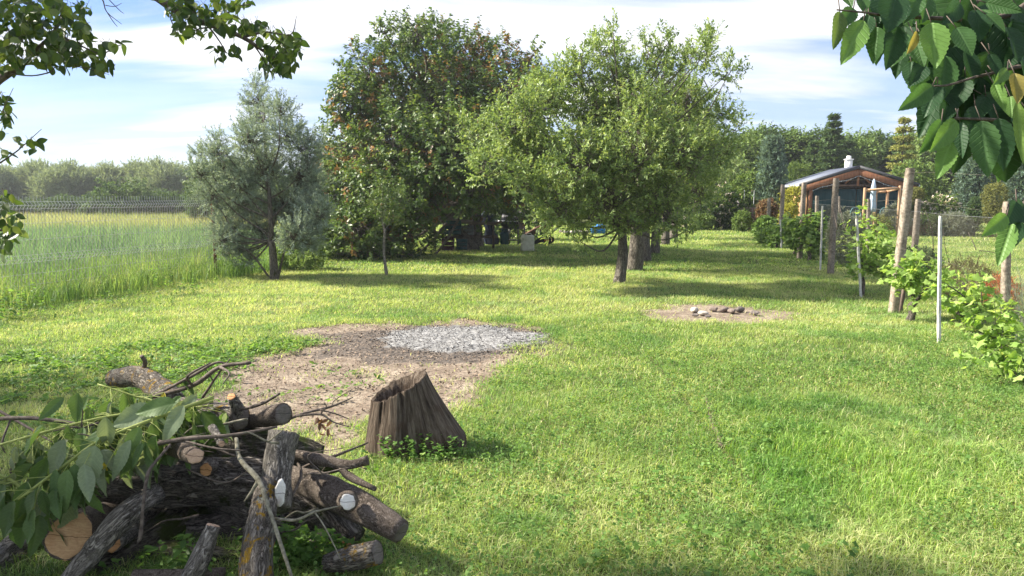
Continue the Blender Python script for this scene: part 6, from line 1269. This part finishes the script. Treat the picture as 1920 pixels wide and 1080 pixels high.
# detailed leaf, built one by one: outline with teeth, folded along the midrib, curled
def big_leaf(A_, B_, nrm_hint, wr, fold=0.25, curl=0.15, wave=0.0, seed=0, teeth=0.05, nL=22):
    A_, B_ = np.asarray(A_, float), np.asarray(B_, float); Ln = np.linalg.norm(B_-A_); d = (B_-A_)/Ln; n_ = nrm(nrm_hint); x = nrm(np.cross(d, n_)); z = np.cross(x, d); rs = np.random.RandomState(seed)
    ts = np.linspace(0, 1, nL); us = np.array([-1, -0.66, -0.33, 0, 0.33, 0.66, 1]); V, T = [], []
    for k, t_ in enumerate(ts):
        w_ = wr*Ln*0.5*(math.sin(math.pi*min(1, t_**0.80))**0.80)*(1.06-0.30*t_) if 0 < t_ < 1 else 0.0
        w_ = max(w_, 0.0) if t_ < 0.93 else w_*0.85
        for u in us:
            e = 1+(teeth*(1 if k % 2 else -1)*(abs(u) > 0.9)); lat = u*w_*e
            hgt = fold*abs(lat)-curl*Ln*(t_**2)*0.8+wave*w_*math.sin(t_*9+u*2+seed)*abs(u)
            V.append(A_+d*(t_*Ln)*(1-0.08*curl*t_)+x*lat*math.cos(fold*0.8)+z*hgt); T.append([u*w_/Ln if Ln else 0, t_, seed*0.37])
    i = np.arange(nL-1)[:, None]*7; j = np.arange(6)[None]; Fq = np.stack([i+j, i+j+1, i+7+j+1, i+7+j], -1).reshape(-1, 4)
    return np.array(V), Fq, np.array(T)
def leaf_mesh(name, specs, m, parent, org):
    V, Fq, T, C, k = [], [], [], [], 0
    for (A_, B_, nh, wr, fold, curl, wave, seed, col) in specs:
        v, f, t_ = big_leaf(A_, B_, nh, wr, fold, curl, wave, seed); V.append(v-org); Fq.append(f+k); T.append(t_); C.append(np.tile(col, (len(v), 1))); k += len(v)
    return mesh_np(name, np.concatenate(V), np.concatenate(Fq), m, parent, col=np.concatenate(C), tcv=np.concatenate(T), smooth=True)
# wilted leafy branches on the pile
rs_ = np.random.RandomState(44)
def wilted(stem, rad, nleaf, Lpx, label, hand=(), pale=0.3, tmin=0.1):
    first = atd(*stem[0]); q = thing('cut_leafy_branch', first, label, 'branch', 'freshly cut leafy branches'); P_ = np.array([atd(*s_) for s_ in stem]); mb = MB(); mb.tube(P_-first, [r_/pm(3) for r_ in rad], 8, 0.08, 2, sub=5)
    specs = []; sp2 = spline(P_, 12)
    for k in range(nleaf):
        t_ = tmin+(1-tmin)*(k+rs_.rand())/nleaf; c = sp2[min(len(sp2)-1, int(t_*(len(sp2)-1)))]; A_ = c+rs_.randn(3)*[0.07, 0.08, 0.06]-[0, 0, 0.05]; Ln = Lpx/pm(c[1])*(0.7+0.5*rs_.rand())
        d = nrm(np.array([rs_.randn()*0.45, rs_.randn()*0.35-0.15, -1.0])); s0 = A_+d*0.02; mb.tube([c-first, (c+s0)/2-first+[0, 0, 0.008], s0-first], [0.0016], 4, cap=False)
        col = np.array([0.085, 0.145, 0.045])*(0.7+0.6*rs_.rand()); 
        if rs_.rand() < pale: col = np.array([0.20, 0.25, 0.15])*(0.85+0.3*rs_.rand())
        if rs_.rand() < 0.03: col = np.array([0.42, 0.36, 0.05])
        specs.append((s0, s0+d*Ln, np.array([rs_.randn()*0.7, -1, 0.25*rs_.randn()+0.2]), 0.42+0.12*rs_.rand(), 0.3+0.6*rs_.rand(), rs_.uniform(-0.2, 0.55), 0.22, int(rs_.rand()*99), col))
    for (a_, b_, Y, wr, c) in hand:
        A_, B_ = atd(a_[0], a_[1], Y), atd(b_[0], b_[1], Y-0.03); specs.append((A_, B_, np.array([rs_.randn()*0.3, -1, 0.5]), wr, 0.2, 0.1, 0.08, int(rs_.rand()*99), np.array(c)))
    mb.build('stem', M['stem_green'], q, smooth=True); leaf_mesh('leaves', specs, M['veined'], q, first); return q
G1, G2, G3 = (0.085, 0.15, 0.05), (0.22, 0.28, 0.17), (0.13, 0.21, 0.07)
wilted([(400, 745, 3.35), (330, 770, 3.25), (243, 803, 3.1), (180, 830, 3.0), (128, 867, 2.92), (34, 937, 2.8)], [4, 4, 3.5, 3, 3, 2.5], 80, 74, 'cut branch with large wilted leaves sloping down to the left front',
       [((290, 765), (205, 800), 3.2, 0.55, G2), ((330, 755), (250, 775), 3.2, 0.5, G3), ((345, 760), (300, 835), 3.1, 0.42, G2), ((262, 800), (232, 860), 3.02, 0.45, G3), ((178, 835), (152, 940), 2.88, 0.5, G2), ((245, 825), (205, 905), 2.92, 0.32, G2), ((268, 830), (245, 880), 2.95, 0.4, G1), ((128, 880), (118, 965), 2.82, 0.45, G3), ((104, 880), (106, 965), 2.84, 0.3, G1), ((140, 870), (140, 960), 2.84, 0.36, G1)], tmin=0.24)
wilted([(400, 752, 3.45), (320, 768, 3.4), (208, 780, 3.35), (100, 806, 3.25), (-20, 840, 3.15)], [3, 3, 3, 3, 2.5], 110, 60, 'cut branch with drooping dark leaves running to the left picture edge', [((120, 745), (68, 790), 3.4, 0.35, G1), ((70, 800), (62, 850), 3.3, 0.25, (0.42, 0.38, 0.06)), ((335, 765), (325, 800), 3.3, 0.5, G2)])
wilted([(400, 760, 3.6), (340, 765, 3.55), (277, 750, 3.5), (183, 720, 3.5)], [2.5, 2.5, 2.2, 1.5], 60, 56, 'thin cut branch with hanging leaves along the top of the pile', [((370, 742), (335, 765), 3.4, 0.5, G2)], tmin=0.2)
wilted([(60, 945, 3.0), (20, 900, 3.0), (-40, 880, 3.0)], [3, 3, 2], 50, 62, 'wilted leaf bunch hanging at the lower left picture edge', [], tmin=0.0)

# ------------------------------------------------------------------ cherry tree leaning in at the upper right, its trunk outside the frame
def c8(x, y, Y): return atd(1540+0.4816*x, 0.4816*y, Y)
cb = np.array([2.5, 0.7, 0.0]); ct = thing('cherry_tree', cb, 'cherry tree reaching in at the upper right with big serrated hanging leaves', 'tree')
mb = MB(); mb.tube([[0, 0, -0.1], [0.03, 0.05, 1.0], [-0.05, 0.1, 2.0], [-0.2, 0.2, 2.9]], [0.13, 0.11, 0.09, 0.06], 14, 0.12, 3, sub=6, amp2=0.08)
def br(pts, rad): mb.tube([np.asarray(p_)-cb for p_ in pts], rad, 7, 0.12, 4, sub=5, cap=True)
top0 = cb+[-0.12, 0.15, 2.35]
br([top0, c8(1500, -300, 1.3), c8(1000, -120, 1.25), c8(560, 20, 1.15)], [0.03, 0.02, 0.009, 0.004]); br([c8(1000, -120, 1.25), c8(720, 60, 1.2), c8(430, 70, 1.12), c8(360, 62, 1.08)], [0.009, 0.005, 0.003, 0.002]); br([c8(1000, -120, 1.25), c8(900, 200, 1.2), c8(720, 270, 1.15), c8(600, 300, 1.1)], [0.009, 0.006, 0.003, 0.002])
br([c8(430, 70, 1.12), c8(250, 60, 1.08), c8(180, 50, 1.06), c8(60, 38, 1.04)], [0.003, 0.002, 0.0015, 0.001]); br([c8(900, 200, 1.2), c8(800, 500, 1.15), c8(700, 470, 1.1), c8(520, 460, 1.08)], [0.006, 0.004, 0.003, 0.0015]); br([c8(900, 200, 1.2), c8(900, 700, 1.12), c8(790, 790, 1.08), c8(735, 845, 1.05)], [0.006, 0.004, 0.003, 0.002])
br([c8(600, 300, 1.1), c8(500, 330, 1.08), c8(440, 335, 1.06)], [0.002, 0.0016, 0.001])
DK, MD, BR, OL = (0.030, 0.075, 0.030), (0.060, 0.135, 0.040), (0.13, 0.245, 0.055), (0.26, 0.22, 0.06)
Lf = [(165, 80, 75, 255, 1.05, .42, BR), (72, 45, 52, 192, 1.06, .40, (0.11, .17, .05)), (125, 32, 70, 110, 1.08, .5, MD), (185, 60, 160, 155, 1.1, .5, DK), (290, -20, 262, 122, 1.08, .75, DK), (215, 105, 205, 245, 1.12, .5, MD), (300, 100, 250, 275, 1.1, .48, DK), (330, 130, 268, 262, 1.15, .5, MD),
      (428, 88, 447, 268, 1.02, .56, BR), (372, 125, 338, 210, 1.03, .36, OL), (362, 135, 400, 260, 1.05, .5, MD), (525, 108, 592, 215, 1.06, .62, MD), (600, 40, 622, 160, 1.1, .7, DK), (640, 10, 785, 45, 1.05, .5, MD), (640, 55, 722, 125, 1.08, .5, MD), (720, 105, 782, 245, 1.1, .6, DK), (655, 210, 700, 300, 1.1, .5, DK),
      (560, 195, 602, 330, 1.12, .5, DK), (482, 215, 468, 395, 1.12, .5, MD), (405, 255, 345, 335, 1.1, .5, DK), (432, 335, 298, 432, 1.05, .38, MD), (452, 325, 400, 455, 1.1, .5, DK), (505, 375, 468, 490, 1.12, .5, DK), (525, 468, 428, 592, 1.03, .42, BR), (468, 470, 385, 598, 1.05, .45, MD), (505, 555, 448, 700, 1.04, .42, BR), (540, 475, 548, 615, 1.08, .35, DK),
      (622, 470, 652, 690, 1.04, .46, MD), (690, 460, 712, 668, 1.06, .44, DK), (600, 415, 568, 560, 1.1, .5, DK), (640, 375, 602, 470, 1.12, .5, DK), (725, 272, 672, 330, 1.05, .4, BR), (672, 325, 718, 430, 1.04, .4, BR), (752, 285, 765, 405, 1.02, .5, OL), (762, 395, 789, 640, 1.02, .2, (0.16, 0.26, 0.05)), (735, 375, 742, 455, 1.06, .6, BR), (765, 195, 715, 265, 1.1, .5, DK), (415, -15, 395, 90, 1.1, .5, MD), (385, -20, 320, 95, 1.09, .45, MD),
      (760, 785, 720, 880, 1.03, .6, DK), (790, 800, 735, 860, 1.05, .8, DK), (722, 838, 632, 918, 1.0, .42, BR), (742, 868, 688, 1035, 1.02, .36, BR), (765, 850, 735, 980, 1.04, .45, DK), (350, 240, 345, 340, 1.14, .5, DK), (560, 300, 505, 440, 1.13, .5, DK), (540, 10, 480, 90, 1.1, .6, DK), (150, -20, 170, 50, 1.1, .6, MD), (90, -30, 120, 25, 1.08, .5, MD), (700, 0, 600, 30, 1.12, .5, DK), (230, -20, 225, 90, 1.12, .6, DK)]
specs = []; rs_ = np.random.RandomState(8)
for k, (x0, y0, x1, y1, Y, wr, c) in enumerate(Lf):
    A_, B_ = c8(x0, y0, Y), c8(x1, y1, Y-0.02); specs.append((A_, B_, np.array([rs_.randn()*0.35, -1.0, 0.35+0.2*rs_.randn()]), wr*1.12, 0.22+0.2*rs_.rand(), rs_.uniform(0, 0.14), 0.07, k, np.array(c)*(0.9+0.2*rs_.rand())))
    mb.tube([A_-nrm(B_-A_)*0.016+[0, 0.01, 0.006]-cb, A_-cb], [0.0008], 4)
for k in range(170):                                                 # fill of darker leaves behind
    x, y = rs_.uniform(200, 860), rs_.uniform(-60, 520)
    if y > 20+max(0, x-180)*1.15 or (x < 330 and y > 150): continue
    Y = rs_.uniform(1.12, 1.42); A_ = c8(x, y, Y); L_ = rs_.uniform(.07, .12); d = nrm([rs_.randn()*0.5, rs_.randn()*0.3, -1]); specs.append((A_, A_+d*L_, np.array([rs_.randn()*0.5, -1, 0.3*rs_.randn()+0.3]), rs_.uniform(.42, .6), 0.25, 0.1, 0.08, k, np.array(DK if rs_.rand() < .75 else MD)))
    mb.tube([A_-d*0.012+[0, 0.01, 0.0]-cb, A_-cb], [0.0008], 4)
mb.build('trunk', M['twig'], ct, smooth=True); leaf_mesh('foliage', specs, M['veined'], ct, cb)

# ------------------------------------------------------------------ tree overhanging from the upper left, its trunk outside the frame
pb = np.array([-5.6, 3.4, 0.0]); pt = thing('overhanging_tree', pb, 'dark leafed tree reaching in along the top left with drooping twigs', 'tree')
mb = MB(); mb.tube([[0, 0, -0.1], [0.05, 0, 1.2], [0.0, 0.1, 2.4], [0.2, 0.1, 3.6]], [0.17, 0.14, 0.12, 0.08], 14, 0.14, 3, sub=6, amp2=0.1)
lims = [([(-700, -300, 3.0), (-100, -350, 3.3), (250, -40, 3.4), (345, 28, 3.4), (400, 48, 3.4), (455, 70, 3.4), (500, 100, 3.4), (530, 118, 3.4)], [0.06, 0.035, 0.02, 0.015, 0.013, 0.010, 0.006, 0.003]),
        ([(380, 40, 3.4), (395, 55, 3.38), (410, 75, 3.35), (425, 100, 3.3)], [0.006, 0.004, 0.003, 0.002]), ([(455, 70, 3.4), (500, 60, 3.4), (545, 65, 3.4), (556, 30, 3.4)], [0.006, 0.004, 0.003, 0.001]), ([(470, 75, 3.4), (480, 90, 3.4), (490, 105, 3.4), (515, 150, 3.4)], [0.005, 0.004, 0.003, 0.001]),
        ([(345, 28, 3.4), (320, 30, 3.4), (330, 60, 3.4), (332, 72, 3.4)], [0.004, 0.003, 0.002, 0.001]), ([(400, 48, 3.4), (440, 15, 3.4), (470, 8, 3.4)], [0.005, 0.003, 0.002]), ([(410, 50, 3.4), (370, 55, 3.4), (372, 70, 3.4)], [0.004, 0.003, 0.001]),
        ([(-500, 300, 3.0), (-120, 220, 3.2), (0, 148, 3.3), (45, 118, 3.3), (60, 100, 3.3), (100, 60, 3.3), (120, 10, 3.3)], [0.05, 0.03, 0.018, 0.013, 0.009, 0.005, 0.002]), ([(20, 138, 3.3), (60, 142, 3.3), (95, 135, 3.3), (110, 125, 3.3), (190, 128, 3.3)], [0.004, 0.003, 0.003, 0.002, 0.001]),
        ([(100, 60, 3.3), (150, 85, 3.3), (190, 100, 3.3), (230, 82, 3.3)], [0.005, 0.004, 0.003, 0.001]), ([(60, 100, 3.3), (130, 120, 3.3), (205, 140, 3.3)], [0.004, 0.003, 0.001]), ([(150, -60, 3.3), (190, -5, 3.3), (200, 22, 3.3), (228, 45, 3.3)], [0.005, 0.003, 0.002, 0.001]), ([(198, 10, 3.3), (215, 12, 3.3), (228, 6, 3.3)], [0.002, 0.001]), ([(202, 25, 3.3), (212, 40, 3.3), (220, 50, 3.3)], [0.002, 0.001]), ([(205, 0, 3.3), (225, 20, 3.3), (232, 25, 3.3)], [0.002, 0.001]),
        ([(-120, 220, 3.2), (-10, 230, 3.2), (8, 200, 3.2), (25, 165, 3.2)], [0.006, 0.004, 0.002, 0.001]), ([(-120, 260, 3.2), (-30, 310, 3.2), (20, 292, 3.2), (78, 242, 3.2)], [0.006, 0.004, 0.003, 0.001]), ([(-500, 300, 3.0), (-200, 400, 3.2), (-40, 430, 3.4), (30, 430, 3.5)], [0.03, 0.02, 0.01, 0.003])]
for pts, rad in lims: mb.tube([atd(*p_)-pb for p_ in pts], rad, 6, 0.1, 2, sub=4, cap=False)
mb.tube([[0.0, 0.1, 2.4], [1.2, 0, 3.0], atd(-700, -300, 3.0)-pb], [0.09, 0.06], 8); mb.tube([[0.0, 0.1, 1.4], [1.2, 0, 1.7], atd(-500, 300, 3.0)-pb], [0.08, 0.05], 8)
rs_ = np.random.RandomState(31); specs = []
def leafcloud(px, py, rx, ry, n, Y, L_=0.049, cols=((0.045, 0.085, 0.022), (0.085, 0.135, 0.03), (0.15, 0.20, 0.05))):
    for k in range(int(n*1.45)):
        a = rs_.rand()*6.28; r_ = math.sqrt(rs_.rand()); x, y = px+math.cos(a)*r_*rx, py+math.sin(a)*r_*ry; A_ = atd(x, y, Y+rs_.uniform(-0.22, 0.22)); d = nrm([rs_.randn()*0.75, rs_.randn()*0.5, -0.65+rs_.randn()*0.45]); ln = L_*(0.65+0.6*rs_.rand())
        c = np.array(cols[0 if (u_ := rs_.rand()) < .5 else 1 if u_ < .85 else 2])*(0.8+0.4*rs_.rand()); specs.append((A_, A_+d*ln, rs_.randn(3)+[0, -0.5, 0.8], 0.62, 0.25, 0.12, 0.05, k, c))
        mb.tube([A_-d*0.02-pb, A_-pb], [0.0009], 3, cap=False)
for a_ in [(345, 15, 34, 18, 36), (370, 45, 36, 22, 30), (400, 22, 40, 18, 34), (440, 42, 34, 16, 26), (345, 58, 14, 10, 8), (425, 92, 24, 14, 12), (415, 105, 12, 10, 4), (480, 50, 28, 14, 18), (505, 72, 36, 20, 30), (545, 80, 22, 24, 26), (520, 112, 32, 20, 32), (500, 122, 14, 14, 10), (540, 105, 22, 20, 16), (330, 2, 30, 16, 20), (440, 5, 40, 12, 16)]: leafcloud(*a_[:4], a_[4], 3.4)
for a_ in [(30, 30, 50, 40, 90), (90, 30, 45, 40, 80), (130, 60, 38, 36, 52), (60, 80, 55, 40, 80), (110, 100, 45, 26, 40), (165, 105, 30, 18, 22), (205, 82, 24, 8, 12), (190, 122, 20, 14, 12), (20, 100, 26, 36, 34), (150, 15, 22, 16, 14), (10, 125, 14, 10, 6), (5, 200, 14, 34, 16), (10, 230, 10, 22, 8), (5, 290, 10, 12, 5), (45, 272, 30, 14, 9), (8, 370, 20, 16, 10), (12, 410, 26, 18, 14), (14, 440, 26, 18, 14), (6, 465, 14, 10, 5)]: leafcloud(*a_[:4], a_[4], 3.3)
# the rest of the crown, above and left of the frame: shaped to shade the pile and hanging leaves
V0 = []; 
cl = [(np.array([-6.1, 2.7, 3.8]), np.array([1.0, 0.9, 0.7])), (np.array([-7.0, 3.7, 4.0]), np.array([1.1, 0.9, 0.7])), (np.array([-8.0, 5.0, 4.0]), np.array([1.3, 1.0, 0.9])), (np.array([-8.9, 6.6, 4.1]), np.array([1.3, 1.2, 0.9])), (np.array([-5.4, 2.0, 4.3]), np.array([0.7, 0.6, 0.6])), (np.array([-3.6, 3.35, 4.6]), np.array([1.0, 0.6, 0.3])), (np.array([-4.7, 3.6, 4.3]), np.array([0.9, 0.7, 0.4])), (np.array([-3.0, 3.4, 4.3]), np.array([0.5, 0.4, 0.3]))]  # last clumps are unseen, added to shade the hanging leaves
V, Fc, C, sh = crown(cl, 1300, 14, 0.3, 0.062, 0.038, PLM, tpl=LEAF6, shell=0.1, droop=0.4)
mesh_np('foliage', V-pb, Fc, M['leaf'], pt, col=C)
for c, _ in cl: mb.tube([[0.1, 0.1, 2.9], (c-pb)*[.6, .6, .9], c-pb], [0.07, 0.04, 0.02], 7, sub=4)
Pq, dq, Lq, kq = sh; Vq, Fq = sticks(np.array([c for c, _ in cl])[kq]-pb, Pq-pb, 0.006, 0.003); sel = np.repeat(R.rand(len(Pq)) < 0.3, 3); mb.add(Vq, Fq[sel], Vq)
mb.build('trunk', M['twig'], pt, smooth=True); leaf_mesh('hanging_leaves', specs, M['leaf'], pt, pb)

# ------------------------------------------------------------------ thin summer haze round the camera and the whole scene
mh = bpy.data.materials.new('haze'); mh.use_nodes = True; th = mh.node_tree; th.nodes.clear()
pv = th.nodes.new('ShaderNodeVolumePrincipled'); pv.inputs['Color'].default_value = (0.9, 0.93, 1.0, 1); pv.inputs['Density'].default_value = 0.0007; pv.inputs['Anisotropy'].default_value = 0.2
oh = th.nodes.new('ShaderNodeOutputMaterial'); th.links.new(pv.outputs[0], oh.inputs['Volume'])
mb = MB(); mb.box((0, 480, 6.0), (1500, 1100, 14.0)); tag(mb.build('haze', mh, None), 'thin pale summer haze over the garden', 'haze', kind='stuff')
